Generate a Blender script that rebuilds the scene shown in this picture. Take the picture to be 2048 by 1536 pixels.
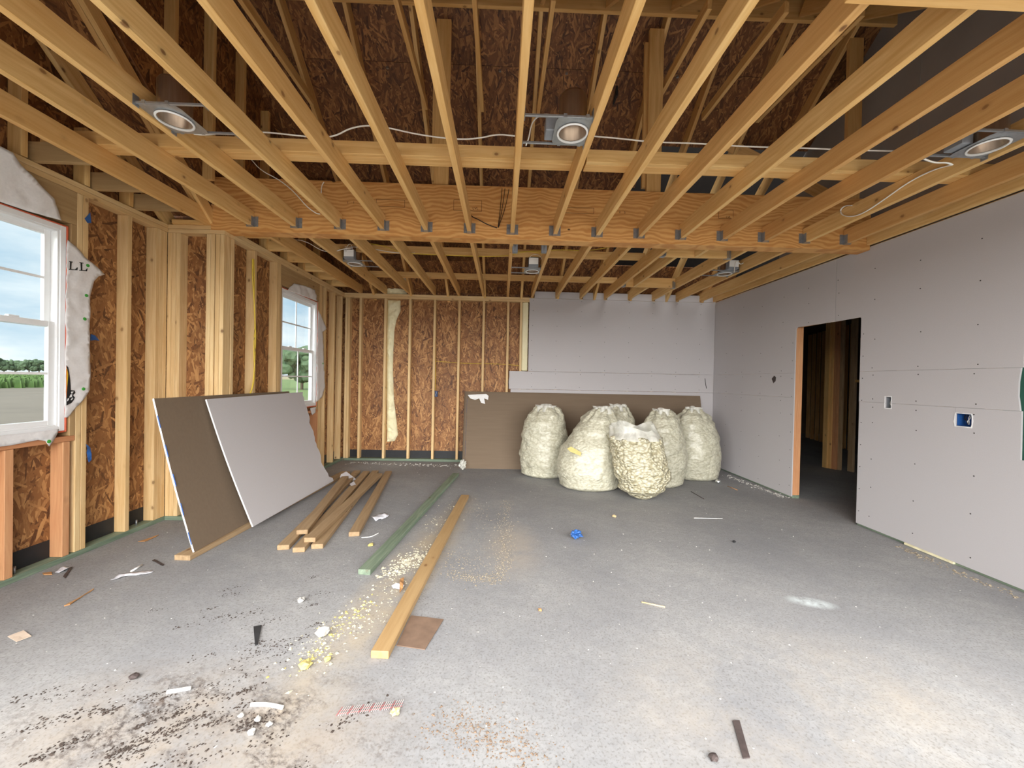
import bpy, bmesh, math, random
from mathutils import Vector, Matrix, noise
random.seed(7)
for o in list(bpy.data.objects): bpy.data.objects.remove(o)
SC = bpy.context.scene; COL = SC.collection

# ---------------------------------------------------------------- camera
FPX, YAW, PIT, ROL, CZ = 772.76, 0.0267, -0.0093, 0.0203, 1.378
_fw = Vector((math.sin(YAW)*math.cos(PIT), math.cos(YAW)*math.cos(PIT), math.sin(PIT)))
_r0 = Vector((math.cos(YAW), -math.sin(YAW), 0)); _u0 = _r0.cross(_fw)
CR = math.cos(ROL)*_r0 + math.sin(ROL)*_u0; CU = CR.cross(_fw)
CAMP = Vector((0, 0, CZ))
cd = bpy.data.cameras.new('camera'); cam = bpy.data.objects.new('camera', cd); COL.objects.link(cam)
cd.sensor_fit = 'HORIZONTAL'; cd.sensor_width = 36; cd.lens = 36*FPX/2048; cd.clip_start = .05; cd.clip_end = 2000
cam.matrix_world = Matrix.Translation(CAMP) @ Matrix((CR, CU, -_fw)).transposed().to_4x4()
SC.camera = cam

# ---------------------------------------------------------------- world: broken overcast sky
W = bpy.data.worlds.new('sky'); SC.world = W; W.use_nodes = True
def world():
    nt = W.node_tree; N = nt.nodes; L = nt.links; N.clear()
    out = N.new('ShaderNodeOutputWorld'); bg = N.new('ShaderNodeBackground'); L.new(bg.outputs[0], out.inputs[0])
    tc = N.new('ShaderNodeTexCoord'); mp = N.new('ShaderNodeMapping'); mp.inputs['Scale'].default_value = (1, 1, 3.2)
    L.new(tc.outputs['Generated'], mp.inputs[0])
    nz = N.new('ShaderNodeTexNoise'); nz.inputs['Scale'].default_value = 3.2; nz.inputs['Detail'].default_value = 7; nz.inputs['Roughness'].default_value = .58
    L.new(mp.outputs[0], nz.inputs[0])
    cr = N.new('ShaderNodeValToRGB'); e = cr.color_ramp.elements
    e[0].position = .36; e[0].color = (.50, .66, .80, 1); e[1].position = .62; e[1].color = (.95, .98, 1.0, 1)
    L.new(nz.outputs[0], cr.inputs[0]); L.new(cr.outputs[0], bg.inputs[0]); bg.inputs[1].default_value = SKY
SKY = .36
world()
# soft daylight of the veiled sun, coming in through the open garage front
sd = bpy.data.lights.new('sun', 'SUN'); sd.energy = 5.5; sd.angle = math.radians(95); sd.color = (1, .97, .93)
sun = bpy.data.objects.new('sun', sd); COL.objects.link(sun)
sun.location = (0, -12, 12); sun.rotation_euler = Vector((.05, 1, -.42)).to_track_quat('-Z', 'Y').to_euler()
vs = SC.view_settings; vs.view_transform = 'Standard'; vs.look = 'None'; vs.gamma = 1; vs.use_curve_mapping = False
vs.exposure = 1.7

# ---------------------------------------------------------------- pixel -> place helpers (2048x1536 frame)
def ray(x, y): return CR*((x-1024)/FPX) + CU*((768-y)/FPX) + _fw
def onp(x, y, ax, v):
    d = ray(x, y); t = (v-CAMP[ax])/d[ax]; return CAMP + d*t
def PX(x, y, X): return onp(x, y, 0, X)
def PY(x, y, Y): return onp(x, y, 1, Y)
def PZ(x, y, z=0.): return onp(x, y, 2, z)

# ---------------------------------------------------------------- materials
MATS = {}
class G:
    def __init__(s, name):
        s.m = bpy.data.materials.new(name); s.m.use_nodes = True; s.t = s.m.node_tree; s.N = s.t.nodes; s.L = s.t.links
        s.b = s.N['Principled BSDF']; MATS[name] = s.m
    def n(s, ty, ins=None, **kw):
        nd = s.N.new(ty)
        for k, v in kw.items(): setattr(nd, k, v)
        for k, v in (ins or {}).items(): s.set(nd.inputs[k], v)
        return nd
    def set(s, sock, v):
        if isinstance(v, bpy.types.NodeSocket): s.L.new(v, sock)
        else: sock.default_value = v
    def coord(s, scale=(1, 1, 1), rot=(0, 0, 0), rnd=True, kind='Object', dist=0, dscale=3):
        v = s.n('ShaderNodeTexCoord').outputs[kind]
        if rnd:
            r = s.n('ShaderNodeObjectInfo').outputs['Random']
            m = s.n('ShaderNodeMath', {0: r, 1: 37.3}, operation='MULTIPLY').outputs[0]
            v = s.n('ShaderNodeVectorMath', {0: v, 1: m}, operation='ADD').outputs[0]
        if dist:
            nz = s.n('ShaderNodeTexNoise', {'Vector': v, 'Scale': dscale, 'Detail': 2}).outputs['Color']
            d = s.n('ShaderNodeVectorMath', {0: nz, 1: (.5, .5, .5)}, operation='SUBTRACT').outputs[0]
            d = s.n('ShaderNodeVectorMath', {0: d, 'Scale': dist}, operation='SCALE').outputs[0]
            v = s.n('ShaderNodeVectorMath', {0: v, 1: d}, operation='ADD').outputs[0]
        if rot != (0, 0, 0): v = s.n('ShaderNodeMapping', {'Vector': v, 'Rotation': rot}).outputs[0]
        return s.n('ShaderNodeMapping', {'Vector': v, 'Scale': scale}).outputs[0]
    def noise(s, v, scale=1, detail=4, rough=.55): return s.n('ShaderNodeTexNoise', {'Vector': v, 'Scale': scale, 'Detail': detail, 'Roughness': rough}).outputs['Fac']
    def ramp(s, f, *st):
        c = s.n('ShaderNodeValToRGB', {0: f}); e = c.color_ramp.elements
        while len(e) < len(st): e.new(.5)
        for el, (p, col) in zip(e, st):
            el.position = p; el.color = (col, col, col, 1) if isinstance(col, (int, float)) else (*col[:3], 1)
        return c.outputs[0]
    def mix(s, f, a, b, mode='MIX'):
        m = s.n('ShaderNodeMix', data_type='RGBA', blend_type=mode)
        s.set(m.inputs[0], f)
        for i, v in ((6, a), (7, b)): s.set(m.inputs[i], v if isinstance(v, bpy.types.NodeSocket) else (*v[:3], 1))
        return m.outputs[2]
    def math(s, op, a, b=0.): return s.n('ShaderNodeMath', {0: a, 1: b}, operation=op).outputs[0]
    def fin(s, col, rough=.7, bump=None, bs=.2, bd=.005, **kw):
        s.set(s.b.inputs['Base Color'], col if isinstance(col, bpy.types.NodeSocket) else (*col[:3], 1)); s.set(s.b.inputs['Roughness'], rough)
        for k, v in kw.items(): s.set(s.b.inputs[k.replace('_', ' ')], v)
        if bump is not None:
            bn = s.n('ShaderNodeBump', {'Height': bump, 'Strength': bs, 'Distance': bd}); s.L.new(bn.outputs[0], s.b.inputs['Normal'])
        return s.m
def srgb(r, g, b): return tuple(((c/255)/12.92 if c < 10 else ((c/255+.055)/1.055)**2.4) for c in (r, g, b))
def plain(name, rgb, rough=.6, var=.12, scale=14, **kw):
    g = G(name); n = g.noise(g.coord(), scale, 4); c = srgb(*rgb)
    return g.fin(g.ramp(n, (.3, tuple(x*(1-var) for x in c)), (.7, tuple(min(1, x*(1+var)) for x in c))), rough, n, .15, .004, **kw)

def lumber(name, lo, hi, dark, tint=.35):
    g = G(name)
    gr = g.noise(g.coord((1.1, 26, 26), dist=.06, dscale=2.2), 1.6, 6, .62)
    big = g.noise(g.coord((.5, 3, 3)), 1.2, 2)
    col = g.mix(g.ramp(gr, (.34, 0), (.66, 1)), srgb(*lo), srgb(*hi))
    col = g.mix(g.math('MULTIPLY', g.ramp(big, (.35, 0), (.7, 1)), tint), col, srgb(*dark))
    kv = g.n('ShaderNodeTexVoronoi', {'Vector': g.coord((5.5, 8, 8), dist=.012, dscale=14), 'Scale': 1.})
    ks = g.math('GREATER_THAN', g.n('ShaderNodeSeparateColor', {0: kv.outputs['Color']}).outputs[0], .5)
    kf = g.math('MULTIPLY', g.ramp(kv.outputs['Distance'], (.05, 1), (.085, .8), (.10, .25), (.2, 0)), ks)
    col = g.mix(g.math('MULTIPLY', kf, .85), col, srgb(96, 54, 26))
    rnd = g.n('ShaderNodeObjectInfo').outputs['Random']
    col = g.mix(g.math('MULTIPLY', rnd, .42), col, srgb(*dark))
    return g.fin(col, .62, gr, .18, .003)
lumber('lumber', (218, 174, 106), (244, 210, 146), (208, 152, 84))
lumber('lumber_red', (194, 138, 96), (218, 168, 122), (178, 112, 74))
lumber('lumber_old', (156, 130, 98), (186, 160, 124), (142, 114, 82))
lumber('lumber_gold', (168, 138, 96), (190, 162, 118), (156, 124, 82))
lumber('lumber_orange', (208, 160, 96), (232, 190, 126), (198, 142, 80))
lumber('lumber_pale', (212, 178, 126), (238, 212, 164), (204, 162, 106))
lumber('lumber_green', (96, 114, 96), (146, 160, 138), (98, 116, 98))
lumber('end_pale', (222, 190, 132), (240, 214, 162), (214, 176, 116))

def osb(name, dark, mid, light, sx=1.0):
    g = G(name); best = None
    for i, (ang, sc) in enumerate(((.15, 1), (-.45, 1.15), (.5, .9), (1.2, 1.05), (-.95, 1.25), (-.15, 1.5), (.3, .8), (-.25, .75))):
        v = g.coord((52*sc*sx, 9.5*sc*sx, 0), (0, 0, ang+.0), dist=.018, dscale=9)
        v = g.n('ShaderNodeVectorMath', {0: v, 1: (i*13.7, i*7.1, 0)}, operation='ADD').outputs[0]
        vo = g.n('ShaderNodeTexVoronoi', {'Vector': v, 'Scale': 1., 'Randomness': 1.}, voronoi_dimensions='2D')
        sp = g.n('ShaderNodeSeparateColor', {0: vo.outputs['Color']})
        pr, tn = sp.outputs[0], sp.outputs[1]
        if best is None: best, bt = pr, tn
        else:
            gt = g.math('GREATER_THAN', pr, best)
            bt = g.n('ShaderNodeMix', {0: gt, 2: bt, 3: tn}, data_type='FLOAT').outputs[0]
            best = g.math('MAXIMUM', best, pr)
    fine = g.noise(g.coord((60, 14, 1)), 3, 4)
    f = g.math('ADD', g.math('MULTIPLY', bt, .8), g.math('MULTIPLY', fine, .35))
    big = g.noise(g.coord((1, 1, 1)), 2.5, 3)
    col = g.ramp(f, (.16, srgb(*dark)), (.40, srgb(*mid)), (.62, srgb(*mid)), (1.0, srgb(*light)))
    col = g.mix(g.math('MULTIPLY', g.ramp(big, (.4, 0), (.75, 1)), .35), col, srgb(*dark))
    return g.fin(col, .6, f, .35, .004)
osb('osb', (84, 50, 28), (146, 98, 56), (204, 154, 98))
osb('osb_attic_shade', (72, 42, 22), (122, 78, 42), (184, 130, 76))  # darker copy of osb, attic shade put into the colour

def lvl():
    g = G('veneer')
    v = g.coord((.9, 1, 3.4), dist=.16, dscale=2.6, rnd=False)
    w = g.n('ShaderNodeTexWave', {'Vector': v, 'Scale': 2.6, 'Distortion': 9, 'Detail': 3, 'Detail Scale': 1.3}, bands_direction='Z').outputs['Fac']
    n = g.noise(g.coord((3, 3, 30), rnd=False), 2, 5)
    col = g.mix(g.ramp(w, (.1, 0), (.9, 1)), srgb(204, 144, 78), srgb(228, 176, 108))
    col = g.mix(g.math('MULTIPLY', n, .35), col, srgb(184, 124, 66))
    kn = g.n('ShaderNodeTexVoronoi', {'Vector': g.coord((1.6, 0, 2.6), rnd=False), 'Scale': 1.5}).outputs['Distance']
    col = g.mix(g.ramp(kn, (.035, .9), (.05, 0)), col, srgb(52, 30, 16))
    return g.fin(col, .6, w, .1, .002)
lvl()
def drywall():
    g = G('drywall'); n = g.noise(g.coord(rnd=False), 240, 2); b = g.noise(g.coord(rnd=False), 1.5, 3)
    col = g.mix(n, srgb(184, 181, 183), srgb(199, 196, 199)); col = g.mix(g.math('MULTIPLY', b, .25), col, srgb(184, 180, 178))
    g.fin(col, .85, n, .06, .001)
    g = G('drywall_back'); n = g.noise(g.coord((.6, 14, 8)), 4, 5); f = g.noise(g.coord(), 180, 2)
    col = g.mix(n, srgb(112, 96, 79), srgb(126, 109, 91)); col = g.mix(g.math('MULTIPLY', f, .2), col, srgb(104, 88, 70))
    g.fin(col, .85, f, .05, .001)
    g = G('drywall_attic'); n = g.noise(g.coord(), 3, 4)
    g.fin(g.mix(n, srgb(150, 146, 144), srgb(170, 166, 164)), .85)
drywall()
def concrete():
    g = G('concrete'); v = g.coord(rnd=False)
    a = g.noise(v, 1.1, 5, .6); b = g.noise(g.coord((1.5, 4, 1), (0, 0, .5), rnd=False, dist=.3, dscale=1.2), 2.6, 7, .68); f = g.noise(v, 90, 3)
    col = g.mix(g.ramp(a, (.3, 0), (.72, 1)), srgb(138, 139, 143), srgb(168, 168, 167))
    col = g.mix(g.math('MULTIPLY', g.ramp(b, (.40, 0), (.75, 1)), .42), col, srgb(128, 130, 134))
    f2 = g.noise(v, 28, 5, .7)
    col = g.mix(g.math('MULTIPLY', g.ramp(f2, (.35, 0), (.7, 1)), .4), col, srgb(118, 117, 116))
    col = g.mix(g.math('MULTIPLY', g.ramp(f, (.52, 0), (.66, 1)), .6), col, srgb(108, 106, 104))
    def blob(cx, cy, rx, ry, rot=0.):
        m = g.n('ShaderNodeVectorMath', {0: g.n('ShaderNodeTexCoord').outputs['Object'], 1: (cx, cy, 0)}, operation='SUBTRACT').outputs[0]
        m = g.n('ShaderNodeMapping', {'Vector': m, 'Rotation': (0, 0, rot)}).outputs[0]
        m = g.n('ShaderNodeMapping', {'Vector': m, 'Scale': (1/rx, 1/ry, 0)}).outputs[0]
        l = g.n('ShaderNodeVectorMath', {0: m}, operation='LENGTH').outputs['Value']
        return g.ramp(l, (.35, 1), (1., 0))
    # tan dust and dark tracked-in dirt, with shapes of their own
    def dirt(mask, nscale, lo, hi, c, amt, stretch=(1, 1, 1), rot=0.):
        nonlocal col
        n = g.noise(g.coord(stretch, (0, 0, rot), rnd=False), nscale, 7, .7)
        m = g.math('MULTIPLY', g.ramp(n, (lo, 0), (hi, 1)), mask)
        col = g.mix(g.math('MULTIPLY', m, amt), col, srgb(*c))
    dl = blob(-1.15, 1.52, .95, .42, .10); d2 = blob(-.80, 2.35, .85, .9, -.3); d3 = blob(-.62, 2.9, .26, 1.9, .16)
    dirt(dl, 2.5, .34, .62, (164, 146, 122), .55); dirt(d3, 3, .32, .6, (176, 162, 138), .75)
    pm = g.ramp(g.noise(g.coord((1, 1.8, 1), (0, 0, .5), rnd=False), 4.2, 4, .6), (.46, 0), (.60, 1))
    dl = g.math('MULTIPLY', dl, pm); d2 = g.math('MULTIPLY', d2, pm)
    dirt(dl, 34, .44, .60, (66, 56, 52), .9, (1, 1.5, 1), .5); dirt(d2, 40, .55, .66, (78, 68, 62), .8, (1, 1.5, 1), .6); dirt(dl, 9, .55, .66, (96, 78, 64), .6, (1, 1.8, 1), .5)
    dirt(blob(-.2, 1.5, 1.0, .3, -.2), 40, .57, .68, (104, 90, 78), .7)
    d4 = blob(.12, 3.2, .28, .62); dirt(d4, 4, .3, .5, (168, 158, 146), .6)
    dirt(blob(1.4, 1.6, 1.2, .6), 2, .4, .7, (196, 182, 160), .35)
    dirt(blob(2.0, 2.4, .16, .07, .3), 8, .35, .5, (206, 216, 218), .8)
    w = g.noise(g.coord((3, 8, 1), (0, 0, -.5), rnd=False), 3, 6, .7)
    col = g.mix(g.math('MULTIPLY', g.ramp(w, (.5, 0), (.75, 1)), .3), col, srgb(118, 120, 124))
    g.fin(col, .82, f, .15, .002)
concrete()
def groundm():
    g = G('earth'); v = g.coord(rnd=False)
    n = g.noise(v, .35, 6, .65); f = g.noise(g.coord((.25, 1, 1), rnd=False), 1.2, 6, .7)
    d = g.mix(n, srgb(84, 75, 65), srgb(118, 108, 95)); d = g.mix(g.math('MULTIPLY', f, .4), d, srgb(66, 61, 55))
    gr = g.mix(g.noise(v, .8, 6, .7), srgb(66, 86, 44), srgb(98, 116, 62))
    x = g.n('ShaderNodeSeparateXYZ', {0: g.n('ShaderNodeTexCoord').outputs['Object']})
    far = g.ramp(g.math('MULTIPLY', g.math('ADD', x.outputs[0], g.math('MULTIPLY', n, 6.)), -.005), (.19, 0), (.21, 1))
    nb = g.ramp(g.math('MULTIPLY', g.math('ADD', g.math('ADD', x.outputs[1], g.math('MULTIPLY', x.outputs[0], 1.3)), g.math('MULTIPLY', f, 6.)), .05), (.52, 0), (.65, 1))
    gr2 = g.mix(g.ramp(g.math('MULTIPLY', x.outputs[0], -.002), (.17, 0), (.19, 1)), gr, srgb(128, 118, 88))
    c = g.mix(g.n('ShaderNodeMath', {0: far, 1: nb}, operation='MAXIMUM').outputs[0], d, gr2)
    g.fin(c, .9)
    g = G('gravel'); f = g.noise(g.coord(rnd=False), 30, 5); g.fin(g.mix(f, srgb(176, 173, 167), srgb(212, 208, 202)), .9)
    g = G('crop'); f = g.noise(g.coord(), 1.5, 4); g.fin(g.mix(f, srgb(48, 74, 32), srgb(86, 112, 52)), .8)
    g = G('leaves'); f = g.noise(g.coord(), 3, 5); g.fin(g.mix(f, srgb(34, 52, 34), srgb(66, 86, 54)), .8)
    g = G('bark'); f = g.noise(g.coord((1, 1, .2)), 9, 4); g.fin(g.mix(f, srgb(70, 58, 48), srgb(110, 96, 82)), .9)
groundm()
def glass():
    g = G('glass'); N = g.N; L = g.L
    tr = g.n('ShaderNodeBsdfTransparent', {0: (.94, .98, .98, 1)}); gl = g.n('ShaderNodeBsdfGlossy', {'Roughness': .02})
    lw = g.n('ShaderNodeLayerWeight', {0: .5}).outputs['Facing']; fr = g.math('ADD', g.math('MULTIPLY', g.math('POWER', lw, 5.), .5), .025); mx = g.n('ShaderNodeMixShader', {0: fr, 1: tr.outputs[0], 2: gl.outputs[0]})
    L.new(mx.outputs[0], N['Material Output'].inputs[0]); N.remove(g.b)
glass()
def bagm():
    g = G('bag_fill')
    v = g.n('ShaderNodeTexVoronoi', {'Vector': g.coord((1, 1, 1.5), dist=.05, dscale=12), 'Scale': 26}).outputs['Distance']
    wr = g.noise(g.coord((1, 1, 3.8), dist=.35, dscale=3), 6, 5, .6)
    n = g.noise(g.coord(), 9, 4)
    col = g.mix(n, srgb(190, 187, 166), srgb(204, 202, 184))
    col = g.mix(g.math('MULTIPLY', g.ramp(v, (.42, 0), (.75, 1)), .45), col, srgb(148, 142, 116))
    sp = g.noise(g.coord(), 55, 3); col = g.mix(g.math('MULTIPLY', g.ramp(sp, (.66, 0), (.73, 1)), .45), col, srgb(140, 126, 100))
    h = g.math('ADD', g.math('MULTIPLY', v, -.35), wr)
    g.fin(col, .5, h, .8, .03, Coat_Weight=.5, Coat_Roughness=.2)
    g = G('foam_loose'); v = g.n('ShaderNodeTexVoronoi', {'Vector': g.coord((1, 1, 1.6), dist=.05, dscale=12), 'Scale': 24}).outputs['Distance']
    n = g.noise(g.coord(), 14, 4)
    col = g.mix(g.ramp(v, (.3, 0), (.72, 1)), srgb(208, 203, 180), srgb(150, 142, 114)); col = g.mix(g.math('MULTIPLY', n, .3), col, srgb(226, 218, 180))
    g.fin(col, .6, g.math('MULTIPLY', v, -1.), .9, .03, Coat_Weight=.4, Coat_Roughness=.25)
    g = G('film'); tr = g.n('ShaderNodeBsdfTransparent', {0: (.96, .97, .96, 1)}); n = g.noise(g.coord(dist=.3, dscale=4), 9, 5)
    g.fin(srgb(236, 236, 228), .18, n, .6, .02)
    mx = g.n('ShaderNodeMixShader', {0: g.ramp(n, (.3, .35), (.7, .75)), 1: tr.outputs[0], 2: g.b.outputs[0]}); g.L.new(mx.outputs[0], g.N['Material Output'].inputs[0])
    g = G('spray_foam'); v = g.n('ShaderNodeTexVoronoi', {'Vector': g.coord((1, 1, 1), dist=.06, dscale=8), 'Scale': 18}).outputs['Distance']
    n = g.noise(g.coord(), 5, 4); g.fin(g.mix(n, srgb(232, 222, 176), srgb(244, 238, 206)), .7, v, .5, .012)
bagm()
def steelm():
    g = G('galvanised'); n = g.noise(g.coord(), 40, 3); g.fin(g.mix(n, srgb(148, 152, 156), srgb(186, 190, 194)), .38, n, .05, .001, Metallic=.75)
    g = G('can_steel'); n = g.noise(g.coord((20, 20, 1)), 3, 3); g.fin(g.mix(n, srgb(150, 130, 112), srgb(186, 166, 146)), .32, None, Metallic=.85)
    g = G('mirror_steel'); g.fin((.7, .72, .72), .2, None, Metallic=1.)
steelm()
plain('vinyl', (236, 237, 238), .35, .02); plain('wrap', (226, 224, 224), .75, .04, 60); plain('sealant', (206, 96, 64), .6, .15)
plain('membrane', (30, 32, 36), .55, .2); plain('cable_white', (238, 236, 228), .45, .03); plain('cable_yellow', (226, 196, 70), .45, .06)
plain('wire_black', (36, 30, 28), .5, .1); plain('label_white', (238, 238, 236), .5, .02); plain('box_blue', (36, 84, 150), .45, .1)
plain('tape_blue', (44, 92, 158), .55, .15); plain('cap_green', (66, 160, 66), .5, .1); plain('ink', (24, 23, 24), .8, .05); plain('ink_brown', (84, 52, 28), .8, .1)
plain('orange', (236, 136, 38), .7, .05); plain('yellow', (240, 200, 50), .7, .05); plain('paper_white', (232, 232, 232), .7, .05); plain('film_white', (226, 228, 236), .4, .06, 30)
plain('edge_blue', (60, 96, 160), .6, .2); plain('edge_white', (236, 237, 238), .7, .03); plain('hardboard', (122, 100, 84), .7, .12, 20); plain('shim_dark', (70, 60, 58), .75, .2, 30)
plain('rubber', (40, 40, 42), .7, .2); plain('foam_yellow', (192, 178, 112), .75, .1, 40); plain('foam_white', (184, 178, 158), .75, .06, 40); plain('gyp_crumb', (190, 188, 183), .8, .08, 40)
plain('sawdust', (152, 141, 122), .85, .2, 60); plain('soil', (128, 108, 90), .9, .2, 40); plain('dirt', (62, 52, 46), .9, .25, 40); plain('nail_red', (168, 112, 112), .6, .15); plain('nail_white', (186, 178, 176), .6, .1)
plain('wood_chip', (178, 132, 86), .7, .15, 20); plain('green_board', (54, 104, 88), .8, .1); plain('screw', (52, 48, 46), .5, .1); plain('grey_box', (132, 136, 142), .5, .08)
plain('seal_dark', (52, 48, 46), .9, .1); plain('card', (208, 190, 172), .8, .08); plain('splinter', (214, 186, 140), .7, .1); plain('siding', (206, 206, 204), .7, .05)

# ---------------------------------------------------------------- object helpers
def tag(o, label=None, cat=None, group=None, kind=None):
    for k, v in (('label', label), ('category', cat), ('group', group), ('kind', kind)):
        if v: o[k] = v
    return o
def wm(o):
    m = o.matrix_basis.copy()
    while o.parent: o = o.parent; m = o.matrix_basis @ m
    return m
def empty(name, loc=(0, 0, 0), rz=0., **kw):
    o = bpy.data.objects.new(name, None); COL.objects.link(o); o.empty_display_size = .1
    o.matrix_basis = Matrix.Translation(loc) @ Matrix.Rotation(rz, 4, 'Z'); return tag(o, **kw)
def put(name, me, M, parent=None, mat=None, **kw):
    if mat and not me.materials: me.materials.append(MATS[mat])
    o = bpy.data.objects.new(name, me); COL.objects.link(o)
    if parent: o.parent = parent; o.matrix_basis = wm(parent).inverted() @ M
    else: o.matrix_basis = M
    return tag(o, **kw)
def tomesh(bm, name, smooth=False):
    bmesh.ops.recalc_face_normals(bm, faces=bm.faces[:])
    me = bpy.data.meshes.new(name); bm.to_mesh(me); bm.free()
    if smooth:
        for p in me.polygons: p.use_smooth = True
    return me
CACHE = {}
def boxmesh(L, w, t, mat, bev=.0022, seg=1):
    k = (round(L, 3), round(w, 3), round(t, 3), mat, bev, seg)
    if k not in CACHE:
        bm = bmesh.new(); bmesh.ops.create_cube(bm, size=1, matrix=Matrix.Diagonal((L, w, t, 1)))
        if bev: bmesh.ops.bevel(bm, geom=bm.edges[:], offset=min(bev, t*.3, w*.3), segments=1, affect='EDGES')
        if seg > 1:
            ed = [e for e in bm.edges if abs((e.verts[0].co-e.verts[1].co).x) > L*.8]; bmesh.ops.subdivide_edges(bm, edges=ed, cuts=seg)
        me = tomesh(bm, 'board'); me.materials.append(MATS[mat]); CACHE[k] = me
    return CACHE[k]
def frame3(x, up):
    x = Vector(x).normalized(); up = Vector(up); y = up.cross(x).normalized(); z = x.cross(y)
    return Matrix((x, y, z)).transposed().to_4x4()
def board(name, A, B, w, t, up, mat='lumber', parent=None, bev=.0022, **kw):
    """board from A to B (centre line); t measured along up, w across"""
    A, B = Vector(A), Vector(B); L = (B-A).length
    M = Matrix.Translation((A+B)/2) @ frame3(B-A, up)
    return put(name, boxmesh(L, w, t, mat, bev), M, parent, **kw)
def bx(name, lo, hi, mat, parent=None, bev=.0, axis=None, **kw):
    """axis-aligned box, local X along its longest side so wood grain follows it"""
    lo, hi = Vector(lo), Vector(hi); d = hi-lo; c = (lo+hi)/2
    a = axis if axis is not None else max(range(3), key=lambda i: d[i])
    X = Vector([1 if i == a else 0 for i in range(3)]); U = Vector((0, 0, 1)) if a != 2 else Vector((0, 1, 0))
    R = frame3(X, U); dims = [abs((R.to_3x3().transposed() @ d)[i]) for i in range(3)]
    return put(name, boxmesh(*dims, mat, bev), Matrix.Translation(c) @ R, parent, **kw)
def panel(name, O, ux, uy, poly, th, mat, parent=None, **kw):
    """flat sheet: outline poly in (ux,uy) from O, thickness th towards -normal (normal = ux x uy)"""
    ux, uy = Vector(ux).normalized(), Vector(uy).normalized(); n = ux.cross(uy)
    bm = bmesh.new(); vs_ = [bm.verts.new((p[0], p[1], 0)) for p in poly]; f = bm.faces.new(vs_)
    r = bmesh.ops.extrude_face_region(bm, geom=[f]); bmesh.ops.translate(bm, verts=[v for v in r['geom'] if isinstance(v, bmesh.types.BMVert)], vec=(0, 0, -th))
    bmesh.ops.triangulate(bm, faces=[q for q in bm.faces if len(q.verts) > 4])
    M = Matrix.Translation(O) @ Matrix((ux, uy, n)).transposed().to_4x4()
    return put(name, tomesh(bm, name), M, parent, mat, **kw)
def rect(a, b, c, d): return [(a, c), (b, c), (b, d), (a, d)]
def tubemesh(pts, r, seg=8, closed_ends=True, flat=1.0, smooth=3):
    P = [Vector(p) for p in pts]
    for _ in range(smooth if len(P) > 2 else 0):           # Chaikin
        Q = [P[0]]
        for a, b in zip(P, P[1:]): Q += [a*.75+b*.25, a*.25+b*.75]
        P = Q+[P[-1]]
    bm = bmesh.new(); rings = []; up = Vector((0, 0, 1))
    for i, p in enumerate(P):
        d = (P[min(i+1, len(P)-1)]-P[max(i-1, 0)]).normalized()
        s = d.cross(up)
        if s.length < .05: s = d.cross(Vector((0, 1, 0)))
        s.normalize(); u = s.cross(d)
        rings.append([bm.verts.new(p + s*(r*math.cos(t))+u*(r*flat*math.sin(t))) for t in (2*math.pi*k/seg for k in range(seg))])
    for a, b in zip(rings, rings[1:]):
        for k in range(seg): bm.faces.new((a[k], a[(k+1) % seg], b[(k+1) % seg], b[k]))
    if closed_ends: bm.faces.new(rings[0][::-1]); bm.faces.new(rings[-1])
    return tomesh(bm, 'tube', True)
def tube(name, pts, r, mat, parent=None, seg=8, flat=1., smooth=3, **kw):
    c = Vector(pts[0]); me = tubemesh([Vector(p)-c for p in pts], r, seg, True, flat, smooth)
    return put(name, me, Matrix.Translation(c), parent, mat, **kw)
def lathe(prof, seg=32, closed=False):
    bm = bmesh.new(); rings = []
    for r, z in prof: rings.append([bm.verts.new((r*math.cos(t), r*math.sin(t), z)) for t in (2*math.pi*k/seg for k in range(seg))] if r > 1e-6 else [bm.verts.new((0, 0, z))])
    for a, b in zip(rings, rings[1:]):
        for k in range(seg):
            q = [a[k % len(a)], a[(k+1) % seg % len(a)], b[(k+1) % seg % len(b)], b[k % len(b)]]
            u = []; [u.append(x) for x in q if x not in u]
            if len(u) > 2: bm.faces.new(u)
    return bm
H = 2.769; XL, XF, YJ, YW, XR = -3.14, -2.62, 3.70, 6.455, 3.58

# ================================================================ STRUCTURE
ST = 'structure'
# ---- floor and ground
fl = bx('floor', (-3.45, .62, -.12), (10.2, 11.2, 0), 'concrete'); tag(fl, 'grey concrete slab floor smeared with dirt and sawdust', 'floor', kind=ST)
fl.data = fl.data.copy(); fl.data.transform(fl.matrix_basis); fl.matrix_basis = Matrix()
dr = bx('driveway', (-7, -16, -.14), (12, .61, -.02), 'gravel'); tag(dr, 'unseen driveway apron, made pale for bounce light, in front of the open garage', 'driveway', kind=ST)  # apron out of view, colour raised to bounce light onto the joists
g_ = bx('ground', (-500, -300, -.35), (300, 500, -.15), 'earth'); tag(g_, 'bare earth and field outside the windows', 'ground', kind=ST)
g_.data = g_.data.copy(); g_.data.transform(g_.matrix_basis); g_.matrix_basis = Matrix()

# ---- generic framed wall pieces
def stud(par, x0, x1, y0, y1, z0=.039, z1=2.690, mat='lumber_pale'):
    return bx('stud', (x0, y0, z0), (x1, y1, z1), mat, par, bev=.002, axis=2)
SW = .038
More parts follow.
